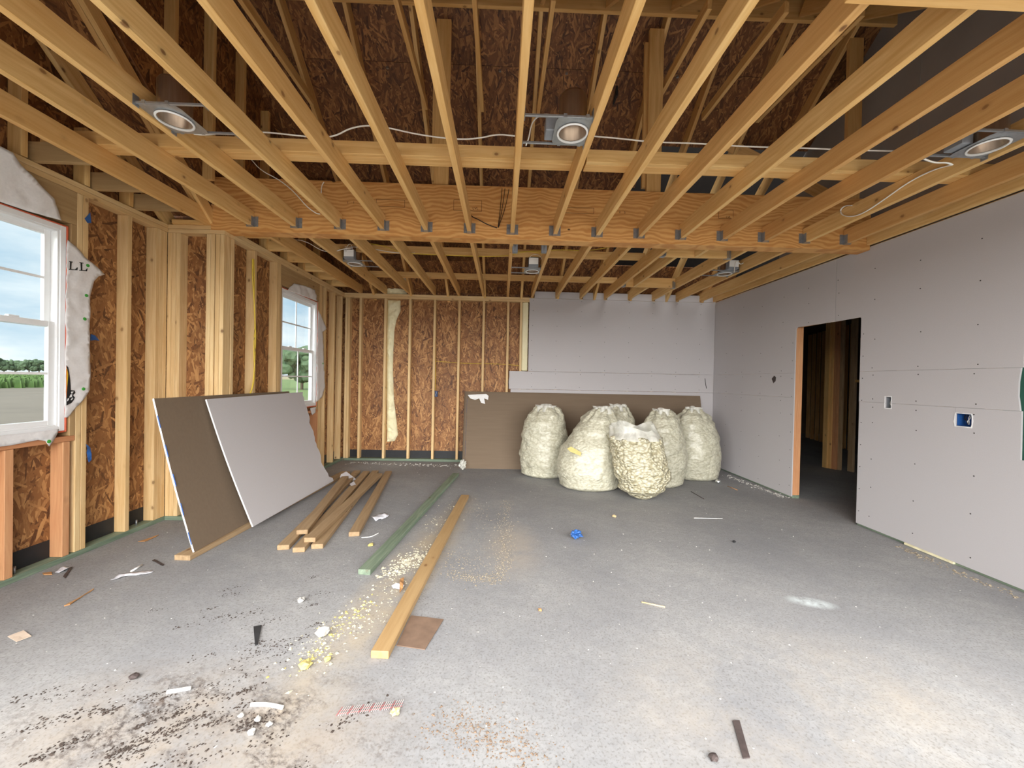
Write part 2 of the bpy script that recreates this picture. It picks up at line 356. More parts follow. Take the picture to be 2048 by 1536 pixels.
# ---- left wall, near section
wl = empty('wall_left', (XL-.045, 2.3, 0), label='near left stud wall with strand board sheathing and big window', cat='wall', kind=ST)
def plates(par, a, b, along, other0, other1):
    for nm, z0, z1, mat in (('bottom_plate', .0, .038, 'lumber_green'), ('top_plate', 2.692, 2.729, 'lumber_pale'), ('top_plate', 2.731, 2.768, 'lumber_pale')):
        if along == 'Y': bx(nm, (other0, a, z0), (other1, b, z1), mat, par, bev=.002)
        else: bx(nm, (a, other0, z0), (b, other1, z1), mat, par, bev=.002)
plates(wl, .85, YJ+.089, 'Y', XL-.089, XL)
NW = (1.965, 2.875, .95, 2.415)       # near window y0 y1 z0 z1
for y in (1.0, 1.40): stud(wl, XL-.089, XL, y, y+SW)
for y in (1.87, 1.91, 2.935, 2.975): stud(wl, XL-.089, XL, y, y+SW-.001)
for y, m in ((2.02, 'lumber'), (2.53, 'lumber_red'), (2.855, 'lumber_red')):
    bx('cripple_stud', (XL-.089, y, .039), (XL, y+.045, .868), m, wl, bev=.002, axis=2)
bx('window_sill_plate', (XL-.089, 1.955, .870), (XL, 2.933, .908), 'lumber_red', wl, bev=.002)
stud(wl, XL-.089, XL, 2.896, 2.934, .909, 2.448, 'lumber_gold')
for k in range(3):
    bx('header_ply', (XL-.002-.036-.037*k, 1.95, 2.450), (XL-.002-.037*k, 2.974, 2.690), 'lumber_gold', wl, bev=.002)
stud(wl, XL-.089, XL, 3.318, 3.356); 
for y in (3.582, 3.621, 3.660): stud(wl, XL-.089, XL, y, y+SW)
OX = XL-.090
def wall_osb(par, segs, X=None, Y=None, z0=.03, z1=2.75):
    for a, b, *zz in segs:
        za, zb = zz if zz else (z0, z1)
        if X is not None: panel('sheathing_panel', (X, a+.0015, za), (0, 1, 0), (0, 0, 1), rect(0, b-a-.003, 0, zb-za), .011, 'osb', par)
        else: panel('sheathing_panel', (a+.0015, Y, za), (1, 0, 0), (0, 0, 1), rect(0, b-a-.003, 0, zb-za), .011, 'osb', par)
wall_osb(wl, [(.72, 1.955), (1.955, 2.885, .03, .945), (1.955, 2.885, 2.42, 2.75), (2.885, YJ+.1)], X=OX)
bx('flashing_strip', (OX+.0005, .86, .039), (OX+.003, YJ, .165), 'membrane', wl)
for y in (2.62, 3.47): 
    tube('anchor_bolt', [(XL-.045, y, .03), (XL-.045, y, .085)], .007, 'galvanised', wl, 6, smooth=0)
# ---- return wall at the jog
wj = empty('wall_left_return', (-2.88, YJ, 0), label='short stud wall return facing the camera, two feet wide', cat='wall', kind=ST)
plates(wj, XL+.001, XF, 'X', YJ, YJ+.089)
for x in (XL+.001, XL+.040, XL+.079, -2.785, -2.746, -2.70, -2.66): bx('stud', (x, YJ, .039), (x+SW-.001, YJ+.089, 2.690), 'lumber_pale', wj, bev=.002, axis=2)
# panel faces the camera (-Y): ux = +X, uy = +Z gives normal -Y
panel('sheathing_panel', (XL-.09, YJ+.090, .03), (1, 0, 0), (0, 0, 1), rect(0, XF-XL+.0, 0, 2.72), .011, 'osb', wj)
bx('flashing_strip', (XL+.118, YJ+.087, .039), (-2.787, YJ+.0895, .165), 'membrane', wj)
# ---- left wall, far section
wf = empty('wall_left_rear', (XF-.045, 5, 0), label='rear left stud wall with narrow grid window and yellow cables', cat='wall', kind=ST)
plates(wf, YJ+.091, YW+.089, 'Y', XF-.089, XF)
FW = (4.66, 5.56, .965, 2.425)
for y in (3.80, 4.145, 4.55, 4.59, 5.60, 5.64, 5.78, 6.09, 6.36): stud(wf, XF-.089, XF, y, y+SW)
stud(wf, XF-.089, XF, 4.630, 4.655, .909, 2.448, 'lumber_gold'); stud(wf, XF-.089, XF, 5.565, 5.598, .909, 2.448, 'lumber_gold')
bx('window_sill_plate', (XF-.089, 4.630, .872), (XF, 5.598, .908), 'lumber_red', wf, bev=.002)
for y in (4.64, 5.06, 5.55): bx('cripple_stud', (XF-.089, y, .039), (XF, y+.04, .870), 'lumber_red', wf, bev=.002, axis=2)
for k in range(2): bx('header_ply', (XF-.038-.039*k, 4.63, 2.450), (XF-.001-.039*k, 5.598, 2.690), 'lumber_gold', wf, bev=.002)
wall_osb(wf, [(YJ+.102, 4.65), (4.65, 5.57, .03, .96), (4.65, 5.57, 2.43, 2.75), (5.57, YW+.1)], X=XF-.090)
bx('flashing_strip', (XF-.0895, YJ+.1, .039), (XF-.087, YW, .165), 'membrane', wf)
# ---- back wall
wb = empty('wall_back', (.4, YW, 0), label='back wall, open studs and strand board left, drywall right', cat='wall', kind=ST)
plates(wb, XF+.001, XR+.1, 'X', YW, YW+.089)
SX = [-2.353+.4064*k for k in range(15)]
for x in SX: bx('stud', (x-.019, YW, .039), (x+.019, YW+.089, 2.690), 'lumber_pale', wb, bev=.002, axis=2)
for x in (XF+.02, XF+.06): bx('stud', (x, YW, .039), (x+.037, YW+.089, 2.690), 'lumber_pale', wb, bev=.002, axis=2)
bx('stud', (.285, YW, .039), (.322, YW+.089, 2.690), 'lumber_pale', wb, bev=.002, axis=2)
for a in range(5): wall_osb(wb, [(XF-.1+1.22*a, min(XF-.1+1.22*(a+1), XR+.1))], Y=YW+.090)
panel('seam_light_seal', (XF-.11, YW+.104, -.1), (1, 0, 0), (0, 0, 1), rect(0, XR-XF+.25, 0, 2.83), .004, 'wrap', wb)  # sheet added behind the sheathing to stop light through panel seams
bx('flashing_strip', (XF+.002, YW+.0865, .039), (.3, YW+.0895, .165), 'membrane', wb)
DY = YW-.0132
panel('drywall_panel', (.437, DY, 1.538), (1, 0, 0), (0, 0, 1), rect(0, XR-.437-.002, 0, 1.215), .0127, 'drywall', wb)
panel('drywall_panel', (.122, DY, 1.238), (1, 0, 0), (0, 0, 1), [(0, 0), (XR-.124, 0), (XR-.124, .297), (0, .297), (.004, .2), (-.006, .12)], .0127, 'drywall', wb)
panel('drywall_panel', (.15, DY, .014), (1, 0, 0), (0, 0, 1), rect(0, XR-.152, 0, 1.220), .0127, 'drywall', wb)
for x in SX[7:]:
    a = max(x+.028, .44); b = min(x+.4064-.028, XR-.004)
    if b-a > .05: panel('drywall_tab', (a, DY, 2.757), (1, 0, 0), (0, 0, 1), rect(0, b-a, 0, .112), .0127, 'drywall', wb)
# ---- right wall (drywall over studs)
wr = empty('wall_right', (XR+.05, 3.6, 0), label='right wall of grey unfinished drywall with bare doorway', cat='wall', kind=ST)
DA, DB, DT = 3.775, 4.637, 2.082           # doorway
QA, QB, Q0, Q1 = 1.70, 2.562, .90, 1.868     # second cut-out at the frame edge
def dry(name, poly):                         # faces -X: ux = -Y, uy = +Z ; polygon given in (y,z)
    panel(name, (XR, 0, 0), (0, -1, 0), (0, 0, 1), [(-y, z) for y, z in poly][::-1], .0127, 'drywall', wr)
Yb = YW-.0134
dry('drywall_panel', [(.86, .022), (DA-.004, .022), (DA-.004, 1.2365), (3.511, 1.2365), (3.511, 1.193), (3.455, 1.193), (3.455, 1.2365), (2.951, 1.2365), (2.950, 1.190), (2.950, 1.093), (2.842, 1.093), (2.842, 1.190), (2.949, 1.190), (2.949, 1.2365), (QB+.002, 1.2365), (QB, Q0), (QA, Q0), (QA, 1.2365), (.86, 1.2365)])
dry('drywall_panel', [(DB, .022), (Yb, .022), (Yb, 1.2365), (DB, 1.2365)])
dry('drywall_panel', [(QB+.010, 1.238), (3.455, 1.238), (3.455, 1.296), (3.511, 1.296), (3.511, 1.238), (DA, 1.238), (DA, 1.5375), (QB+.012, 1.5375), (QB+.022, 1.44), (QB+.022, 1.34)])
dry('drywall_panel', [(.86, 1.238), (QA, 1.238), (QA, 1.5375), (.86, 1.5375)])
dry('drywall_panel', [(DB, 1.238), (Yb, 1.238), (Yb, 1.5375), (DB, 1.5375)])
dry('drywall_panel', [(.86, 1.539), (QA, 1.539), (QA, Q1), (QB, Q1), (QB, 1.539), (DA, 1.539), (DA, DT-.012), (DA+.01, DT), (4.075, DT), (4.075, 2.757), (.86, 2.757)])
dry('drywall_panel', [(4.079, DT), (DB-.02, DT+.012), (DB, DT-.01), (DB, 1.539), (Yb, 1.539), (Yb, 2.757), (4.079, 2.757)])
RX0, RX1 = XR+.0130, XR+.102
for nm, z0, z1, mat in (('bottom_plate', 0, .038, 'lumber_green'), ):
    for a, b in ((.85, DA), (DB+.001, YW-.001)): bx(nm, (RX0, a, z0), (RX1, b, z1), mat, wr, bev=.002)
for z0, z1 in ((2.692, 2.729), (2.731, 2.768)): bx('top_plate', (RX0, .85, z0), (RX1, YW-.001, z1), 'lumber', wr, bev=.002)
for y in (1.0, 1.4, 1.66, 2.74, 3.05, 3.39, DA-.040, 5.05, 5.45, 5.86, 6.2): stud(wr, RX0, RX1, y, y+SW)
stud(wr, RX0, RX1, DB+.001, DB+.039, .039, 2.69, 'lumber_red')
bx('door_header', (RX0, DA, DT+.02), (RX1, DB, DT+.20), 'lumber', wr, bev=.002)
bx('backing_board', (RX1+.001, QA-.3, Q0-.2), (RX1+.013, QB+.45, Q1+.2), 'green_board', wr)
bx('spray_foam_bead', (RX0-.02, 2.93, .004), (RX0+.004, 3.30, .021), 'spray_foam', wr)
# screw heads: pin-head sized, one joined part
def screws(par, pts, nrm, name='screw_heads'):
    bm = bmesh.new(); n = Vector(nrm)
    for p in pts:
        r = bmesh.ops.create_cone(bm, cap_ends=True, segments=6, radius1=.0055, radius2=.004, depth=.002)
        R = Vector((0, 0, 1)).rotation_difference(n).to_matrix().to_4x4(); bmesh.ops.transform(bm, matrix=Matrix.Translation(p) @ R, verts=r['verts'])
    return put(name, tomesh(bm, name), Matrix(), par, 'screw', kind='stuff')
sp = []
for k in range(14):
    y = 1.2+.4064*k
    if DA-.02 < y < DB: zs = (2.15, 2.35, 2.55)
    else: zs = (.12, .42, .72, 1.02, 1.19, 1.27, 1.50, 1.57, 1.85, 2.2, 2.5)
    for z in zs:
        if not (y < 2.6 and .85 < z < 1.95): sp.append((XR-.0008, y+random.uniform(-.012, .012), z+random.uniform(-.04, .04) if z not in (1.19, 1.27, 1.5, 1.57) else z))
for y in (DA-.03, DB+.04):
    for k in range(9): sp.append((XR-.0008, y, .15+.22*k))
screws(wr, sp, (-1, 0, 0))
sp = [(x+random.uniform(-.01, .01), DY-.0008, z) for x in SX[7:] for z in (1.28, 1.5, 1.57, 1.8, 2.05, 2.3, 2.55, 2.72)]
screws(wb, sp, (0, -1, 0))
# ---- front wall around the open garage doorway (behind the camera)
wq = empty('wall_front', (.2, .85, 0), label='front wall around the open garage doorway', cat='wall', kind=ST)
wallF = [(-3.25, -2.75, 0, 2.75), (3.25, 3.7, 0, 2.75), (-2.75, 3.25, 2.62, 3.05)]  # opening out of view, widened to let more daylight in
for a, b, c, d in wallF: bx('sheathing_panel', (a, .80, c), (b, .84, d), 'osb', wq)

# ---- ceiling: joists, beam, hangers
ce = empty('ceiling', (0, 3.6, H), label='open ceiling of pale timber joists on a deep veneer beam', cat='ceiling', kind=ST)
JX = [-2.366+.4064*k for k in range(15)]
JH = .14
hang_cache = {}
def hanger(par, x, y, s):
    if s not in hang_cache:
        bm = bmesh.new()
        def b_(lo, hi):
            r = bmesh.ops.create_cube(bm, size=1); d = [hi[i]-lo[i] for i in range(3)]
            bmesh.ops.transform(bm, matrix=Matrix.Translation([(lo[i]+hi[i])/2 for i in range(3)]) @ Matrix.Diagonal((*d, 1)), verts=r['verts'])
        for q in (-1, 1):
            a, b = sorted((q*.0195, q*.0215)); b_((a, -.05, -.002), (b, 0, .085))
            a, b = sorted((q*.0195, q*.055)); b_((a, -.0035, 0), (b, -.001, .095))
            for z in (.02, .05, .08): c = q*.042; b_((c-.004, -.0075, z-.004), (c+.004, -.003, z+.004))
        b_((-.0215, -.05, -.003), (.0215, 0, -.0005))
        hang_cache[s] = tomesh(bm, 'joist_hanger'); hang_cache[s].materials.append(MATS['galvanised'])
    put('joist_hanger', hang_cache[s], Matrix.Translation((x, y, H)) @ Matrix.Rotation(0 if s < 0 else math.pi, 4, 'Z'), par)
NEARJ = {}; FARJ = {}
for i, x in enumerate([-2.772]+JX+[3.555]):
    m = 'lumber' if i not in (10, 12, 13, 15) else 'lumber_orange'
    e = YJ-.004 if 0 < i else YJ+.05
    j = board('joist', (x, .86, H+JH/2), (x, e, H+JH/2), .038, JH, (0, 0, 1), m, ce); NEARJ[i] = j
    if 0 < i < 16: hanger(j, x, YJ, -1)
BY1 = YJ+.135
bo = bx('beam', (-2.75, YJ, H-.045), (XR-.002, BY1, H+.455), 'veneer', ce, bev=.003)
bo.data = bo.data.copy()
HX0, HX1 = JX[10]+.019, JX[12]-.019         # attic hatch bay: joist 11 cut between two headers
for i, x in enumerate(JX+[3.555]):
    segs = [(BY1+.004, YW+.07)] if i != 11 else [(BY1+.004, 4.198), (5.602, YW+.07)]
    for a, b in segs:
        j = board('joist', (x, a, H+JH/2), (x, b, H+JH/2), .038, JH, (0, 0, 1), 'lumber', ce)
        if a < 4 and i < 15: hanger(j, x, BY1, 1)
for a, b in ((4.20, 4.236), (5.564, 5.60)):
    hd = bx('hatch_header', (HX0+.001, a, H+.001), (HX1-.001, b, H+JH-.001), 'lumber', ce, bev=.002)
    for x in (HX0+.021, HX1-.021):
        q = put('joist_hanger', hang_cache[-1], Matrix.Translation((x, (a+b)/2, H)) @ Matrix.Rotation(math.pi/2 if x > 2.2 else -math.pi/2, 4, 'Z') @ Matrix.Translation((0, .022, 0)), hd)
bx('hatch_trimmer', (HX0+.16, 4.238, H+.001), (HX0+.198, 5.562, H+JH-.001), 'lumber', ce, bev=.002)
# strongbacks over the joists
zt = H+JH+.001
for a, b in ((XL+.01, .55), (.56, XR-.02)):
    bx('strongback', (a, 2.69, zt), (b, 2.727, zt+.088), 'lumber', ce, bev=.002)
    bx('strongback', (a, 2.729, zt), (b, 2.817, zt+.037), 'lumber', ce, bev=.002)
for y in (4.78, 5.93): bx('strongback', (-2.1, y, zt), (1.75, y+.037, zt+.088), 'lumber', ce, bev=.002)
bx('strapping', (1.18, 1.25, H-.039), (3.52, 1.345, H-.001), 'lumber', ce, bev=.002)
# ladder blocks on the left, near and far
for y in (2.66, 3.04, 3.38): bx('ladder_block', (XL-.06, y, H+.001), (-2.792, y+.037, H+.13), 'lumber_gold', ce, bev=.002)
for k in range(6): bx('ladder_block', (XF-.06, 3.98+.4064*k, H+.001), (JX[0]-.020, 4.017+.4064*k, H+.135), 'lumber', ce, bev=.002)
bx('ladder_block', (XL+.05, YJ-.02, H+.001), (-2.80, YJ+.017, H+.04), 'lumber', ce, bev=.002)
# ink stamps on the beam
def text(par, s, loc, size, mat, rot=(math.pi/2, 0, 0), name='lettering', font=None):
    c = bpy.data.curves.new(name, 'FONT'); c.body = s; c.size = size; c.extrude = .0002; c.resolution_u = 2
    o = bpy.data.objects.new('tmp', c); COL.objects.link(o); bpy.context.view_layer.update()
    me = bpy.data.meshes.new_from_object(o.evaluated_get(bpy.context.evaluated_depsgraph_get())); bpy.data.objects.remove(o)
    me.materials.clear()
    from mathutils import Euler
    return put(name, me, Matrix.Translation(loc) @ Euler(rot).to_matrix().to_4x4(), par, mat)
def stamp(px0, py0, px1, py1, words):
    a, b = PY(px0, py1, YJ-.0012), PY(px1, py0, YJ-.0012); t = .0035; bm = bmesh.new()
    for lo, hi in (((a.x, a.z), (b.x, a.z+t)), ((a.x, b.z-t), (b.x, b.z)), ((a.x, a.z), (a.x+t, b.z)), ((b.x-t, a.z), (b.x, b.z))):
        bm.faces.new([bm.verts.new((p, YJ-.0012, q)) for p, q in ((lo[0], lo[1]), (hi[0], lo[1]), (hi[0], hi[1]), (lo[0], hi[1]))])
    put('stamp_outline', tomesh(bm, 'stamp'), Matrix(), bo, 'ink_brown')
    for w, px, py, sz in words: text(bo, w, PY(px, py, YJ-.0012), sz, 'ink_brown', name='stamp_lettering')
stamp(907, 401, 964, 421, [('LVL', 945, 419, .035)])
stamp(752, 400, 810, 413, []); stamp(1130, 416, 1188, 426, []); stamp(1437, 420, 1467, 437, [('LVL', 1452, 436, .03)])
for w, px, py in (('1', 694, 407), ('1', 706, 407), ('2', 1238, 426), ('5', 1248, 427)): text(bo, w, PY(px, py, YJ-.0012), .03, 'ink', name='stamp_lettering')

# ---- roof: rafters, sheathing, ridge, posts, collar ties
ro = empty('roof', (0, 3.62, 4.9), label='shade-darkened strand board roof deck on sloping rafters above the joists', cat='roof', kind=ST)
S75 = .75; cs, sn = .8, .6
def zu(Y): return 2.78+S75*(6.40-Y) if Y >= 3.62 else 2.78+S75*(Y-.84)
RXs = [-.31+.61*k for k in range(-3, 7)]
nb_ = Vector((0, .6, .8))
for x in RXs:
    A = Vector((x, 6.95, zu(6.95))); B = Vector((x, 3.645, zu(3.645))); o = nb_*.07
    board('rafter', A+o, B+o, .038, .138, nb_, 'lumber', ro)
    A = Vector((x, .55, zu(.55))); B = Vector((x, 3.595, zu(3.595))); o = Vector((0, -.6, .8))*.07
    board('rafter', A+o, B+o, .038, .138, (0, -.6, .8), 'lumber', ro)
    if x > -2.2: board('collar_tie', (x+.039, 2.99, 4.34), (x+.039, 4.25, 4.34), .037, .089, (0, 0, 1), 'lumber', ro)
bx('ridge_board', (-2.8, 3.601, 4.83), (3.7, 3.639, 5.02), 'lumber', ro, bev=.002)
PXs = (-.617, 1.432, 3.407)
for x in PXs:
    bx('post', (x-.07, YJ+.02, H+.456), (x+.07, YJ+.058, 4.80), 'lumber', ro, bev=.002, axis=2)
    if x < 3: bx('post_scab', (x-.10, YJ+.06, H+.52), (x-.01, YJ+.097, 4.70), 'lumber', ro, bev=.002, axis=2)
def zo(Y): return zu(Y)+.175
def zb(Y): return 2.75+.86*((3.72-Y) if Y > 2.27 else (Y-.82))
rows = [(6.05, 7.02), (5.076, 6.05), (4.10, 5.076), (3.625, 4.10)]
for r, (ya, yb) in enumerate(rows):
    x0 = -2.75+(0 if r % 2 else -1.22); xs = []
    while x0 < 3.75: xs.append((max(x0, -2.75), min(x0+2.44, 3.75))); x0 += 2.44
    for a, b in xs:
        L = (yb-ya)/cs
        lo = 0.
        if r == 1 and b > 1.7: continue
        if r == 2 and b > 1.7:
            if a < 1.7: panel('roof_panel', (a+.001, yb, zo(yb)), (1, 0, 0), (0, -cs, sn), rect(0, 1.7-a, 0, L-.003), .012, 'osb_attic_shade', ro); a = 1.7
            lo = L*.42
        panel('roof_panel', (a+.001, yb, zo(yb)), (1, 0, 0), (0, -cs, sn), rect(0, b-a-.002, lo, L-.003), .012, 'osb_attic_shade', ro)
panel('roof_panel', (-2.75, 5.9, zo(5.9)), (1, 0, 0), (0, -cs, sn), rect(0, 4.4, -.19, 1.03), .012, 'osb_attic_shade', ro)
# front slope (out of view, keeps the attic dark): normal faces down
for a in (-2.75, -.31, 2.13):
    panel('roof_panel', (min(a+2.44, 3.75), .3, zo(.3)), (-1, 0, 0), (0, cs, sn), rect(0, min(2.44, 3.75-a)-.002, 0, 3.32/cs), .012, 'osb_attic_shade', ro)
panel('eave_light_seal', (XF-.1, YW+.105, 2.74), (1, 0, 0), (0, 0, 1), rect(0, 4.3, 0, .32), .012, 'osb_attic_shade', ro)  # closers added at the eave to stop light leaking in between rafters
panel('eave_light_seal', (XF-.1, YW+.605, 2.60), (1, 0, 0), (0, 0, 1), rect(0, 7, 0, .35), .012, 'osb_attic_shade', ro)
panel('roof_light_seal', (4.38, 8.4, 2.6), (0, -1, 0), (0, 0, 1), rect(0, 4.8, 0, 3.4), .02, 'seal_dark', ro)  # unseen dark sheets, added outside the roof to stop light leaks
panel('roof_light_seal', (3.3, 3.62, 4.9), (0, -1, 0), (0, 0, 1), rect(-.1, .1, 0, .3), .02, 'seal_dark', ro)
panel('roof_light_seal', (-2.8, 7.05, zo(7.05)+.022), (1, 0, 0), (0, -cs, sn), rect(0, 4.4, 0, 4.32), .01, 'seal_dark', ro)
panel('roof_light_seal', (1.6, 5.05, zo(5.05)+.022), (1, 0, 0), (0, -cs, sn), rect(0, 2.2, .55, 1.82), .01, 'seal_dark', ro)
panel('roof_light_seal', (3.8, .25, zo(.25)+.022), (-1, 0, 0), (0, cs, sn), rect(0, 6.6, 0, 4.24), .01, 'seal_dark', ro)
panel('roof_light_seal', (XF-.125, 0, 0), (0, 1, 0), (0, 0, 1), [(3.81, 2.6), (7.05, 2.6), (7.05, zo(7.05)+.03), (3.62, zo(3.62)+.03), (2.5, zo(2.5)+.03), (2.6, zb(2.6)+.26), (3.81, zb(3.81)+.26)], .01, 'seal_dark', ro)
panel('roof_light_seal', (-2.738, 0, 0), (0, 1, 0), (0, 0, 1), [(.25, zo(.25)), (2.3, zo(2.3)), (2.6, zo(2.6)), (2.27, zb(2.271)+.3), (.25, zb(.25)+.5)], .01, 'seal_dark', ro)
# dark shell added over the gap where the house roof joins, keeps it black
panel('roof_light_seal', (1.2, 8.4, zo(8.4)+.9), (1, 0, 0), (0, -cs, sn), rect(0, 3.2, 0, 5.6), .02, 'seal_dark', ro)
panel('roof_light_seal', (1.2, 4.2, 2.8), (0, 1, 0), (0, 0, 1), rect(0, 4.2, 1.7, 2.6), .02, 'seal_dark', ro)
panel('roof_light_seal', (1.2, 7.8, 2.2), (1, 0, 0), (0, 0, 1), rect(0, 3.2, 0, 2.2), .02, 'seal_dark', ro)
for px, py in ((775, 135), (883, 138), (1000, 141), (1133, 146), (1235, 150), (1355, 153)):
    d = ray(px, py); t = (zo(0)-0)/1 if False else None
    # meet the deck plane z = 2.955+.75(6.4-Y)
    t = (2.955+.75*6.4-CAMP.z)/(d.z+.75*d.y); p = CAMP+d*t
    b = bx('panel_clip', p-Vector((.012, .010, .012)), p+Vector((.012, .008, .004)), 'galvanised', ro)
for a in (Vector((PY(1457, 289, 4.6))),): board('valley_board', a, PY(1655, 392, 4.3), .038, .12, (0, -.5, .8), 'lumber', ro)
# gable wall of the main roof, left side, above the ceiling
gl_ = empty('wall_gable', (XF-.1, 3.62, 2.9), label='shade-darkened strand board gable with upright studs, above left joists', cat='wall', kind=ST)
def zb(Y): return 2.75+.86*((3.72-Y) if Y > 2.27 else (Y-.82))
panel('sheathing_panel', (XF-.10, 0, 0), (0, 1, 0), (0, 0, 1), [(3.78, 2.775), (6.45, 2.775), (6.45, zo(6.45)), (3.62, zo(3.62)), (2.4, zo(2.4)), (2.45, zb(2.45)+.19), (3.78, zb(3.78)+.19)], .012, 'osb_attic_shade', gl_)
for k in range(-5, 8):
    y = 3.55+.4064*k; z0 = 2.775 if y > 3.72 else zb(y)+.23; z1 = zu(y)-.01
    if z1-z0 > .15: bx('gable_stud', (XF-.098, y, z0), (XF-.012, y+SW, z1), 'lumber', gl_, bev=.002, axis=2)
# small bump-out roof on the left
rb = empty('roof_bump_out', (-3.0, 2.27, 3.9), label='low lean roof framing over the near left wall bump-out', cat='roof', kind=ST)
LB = math.hypot(1.45, 1.45*.86); ub = Vector((0, -1.45, 1.45*.86)).normalized(); nbb = Vector((0, -ub.z, ub.y)) * -1
nbb = Vector((0, .652, .758))
for x in (XF-.13, XF-.172, XL-.03):
    A = Vector((x, 3.80, zb(3.80)+.02)); B = Vector((x, 2.28, zb(2.28)+.02)); board('rafter', A+nbb*.05, B+nbb*.05, .038, .10 if x > -3 else .138, nbb, 'lumber', rb)
panel('roof_panel', (-3.5, 4.0, zb(4.0)+.20), (1, 0, 0), ub, rect(0, -2.735+3.5, 0, 1.73/ub.y*-1), .012, 'osb_attic_shade', rb)
ub2 = Vector((0, -ub.y, ub.z)); panel('roof_panel', (-2.735, .5, zb(.5)+.20), (-1, 0, 0), ub2, rect(0, -2.735+3.5, 0, 1.77/ub2.y), .012, 'osb_attic_shade', rb)
panel('sheathing_panel', (XL-.10, 0, 0), (0, 1, 0), (0, 0, 1), [(.8, 2.76), (3.8, 2.76), (3.8, zb(3.8)+.15), (2.27, zb(2.271)+.19), (.8, zb(.8)+.15)], .012, 'osb_attic_shade', rb)
panel('sheathing_panel', (XL-.10, YJ+.095, 2.72), (1, 0, 0), (0, 0, 1), rect(0, .50, 0, .2), .012, 'osb_attic_shade', rb)
for y in (2.60, 2.985, 3.33): bx('gable_stud', (XL-.089, y, 2.775), (XL-.002, y+SW, min(zb(y), 3.2) if y > 2.7 else 3.3), 'lumber', rb, bev=.002, axis=2)
# right upper wall: firewall drywall in the attic
wu = empty('wall_right_upper', (XR+.12, 3, 3.3), label='dark grey drywall firewall rising above the right joists', cat='wall', kind=ST)
def dry2(poly): panel('drywall_panel', (XR+.105, 0, 0), (0, -1, 0), (0, 0, 1), [(-y, z) for y, z in poly][::-1], .0127, 'drywall_attic', wu)
dry2([(.7, 2.78), (3.38, 2.78), (3.38, 5.1), (.7, zo(.7))]); dry2([(3.384, 2.78), (5.1, 2.78), (5.1, zo(5.1)), (4.6, zo(4.6)+.02), (3.62, 5.15), (3.384, 5.1)])
# ---- house interior beyond the doorway
hi_ = empty('wall_house', (6.5, 6.3, 0), label='bare stud partitions in the dark house beyond the doorway', cat='wall', kind=ST)
for px, py, m in ((1650, 935, 'lumber'), (1657, 936, 'lumber'), (1667, 938, 'lumber_red'), (1676, 939, 'lumber_old'), (1701, 943, 'lumber_old')):
    p = PZ(px, py); bx('stud', (p.x-.02, p.y-.05, 0), (p.x+.02, p.y+.04, 2.76), m, hi_, bev=.002, axis=2)
for k in range(9):
    p = Vector((7.6+.4*k*.2, 8.2+.4064*k*.6, 0)); bx('stud', (p.x-.019, p.y-.045, 0), (p.x+.019, p.y+.045, 2.76), 'lumber', hi_, bev=.002, axis=2)
bx('blocking', (5.72, 6.0, 1.46), (5.76, 6.16, 1.5), 'lumber', hi_)
bx('partition', (3.7, 11.0, 0), (10.2, 11.05, 2.77), 'drywall_back', hi_); bx('partition', (10.1, 1.7, 0), (10.15, 11, 2.77), 'drywall_back', hi_)
bx('partition', (3.7, .62, 0), (10.2, .66, 2.77), 'drywall_back', hi_); bx('partition', (10.1, .62, 0), (10.15, 1.4, 2.77), 'drywall_back', hi_)  # slit left in the far wall, added to let in faint light
bx('partition', (3.60, YW+.105, 0), (3.64, 11, 2.77), 'drywall_back', hi_)
bx('house_ceiling', (3.69, .6, 2.772), (10.2, 11.1, 2.80), 'drywall_back', hi_)

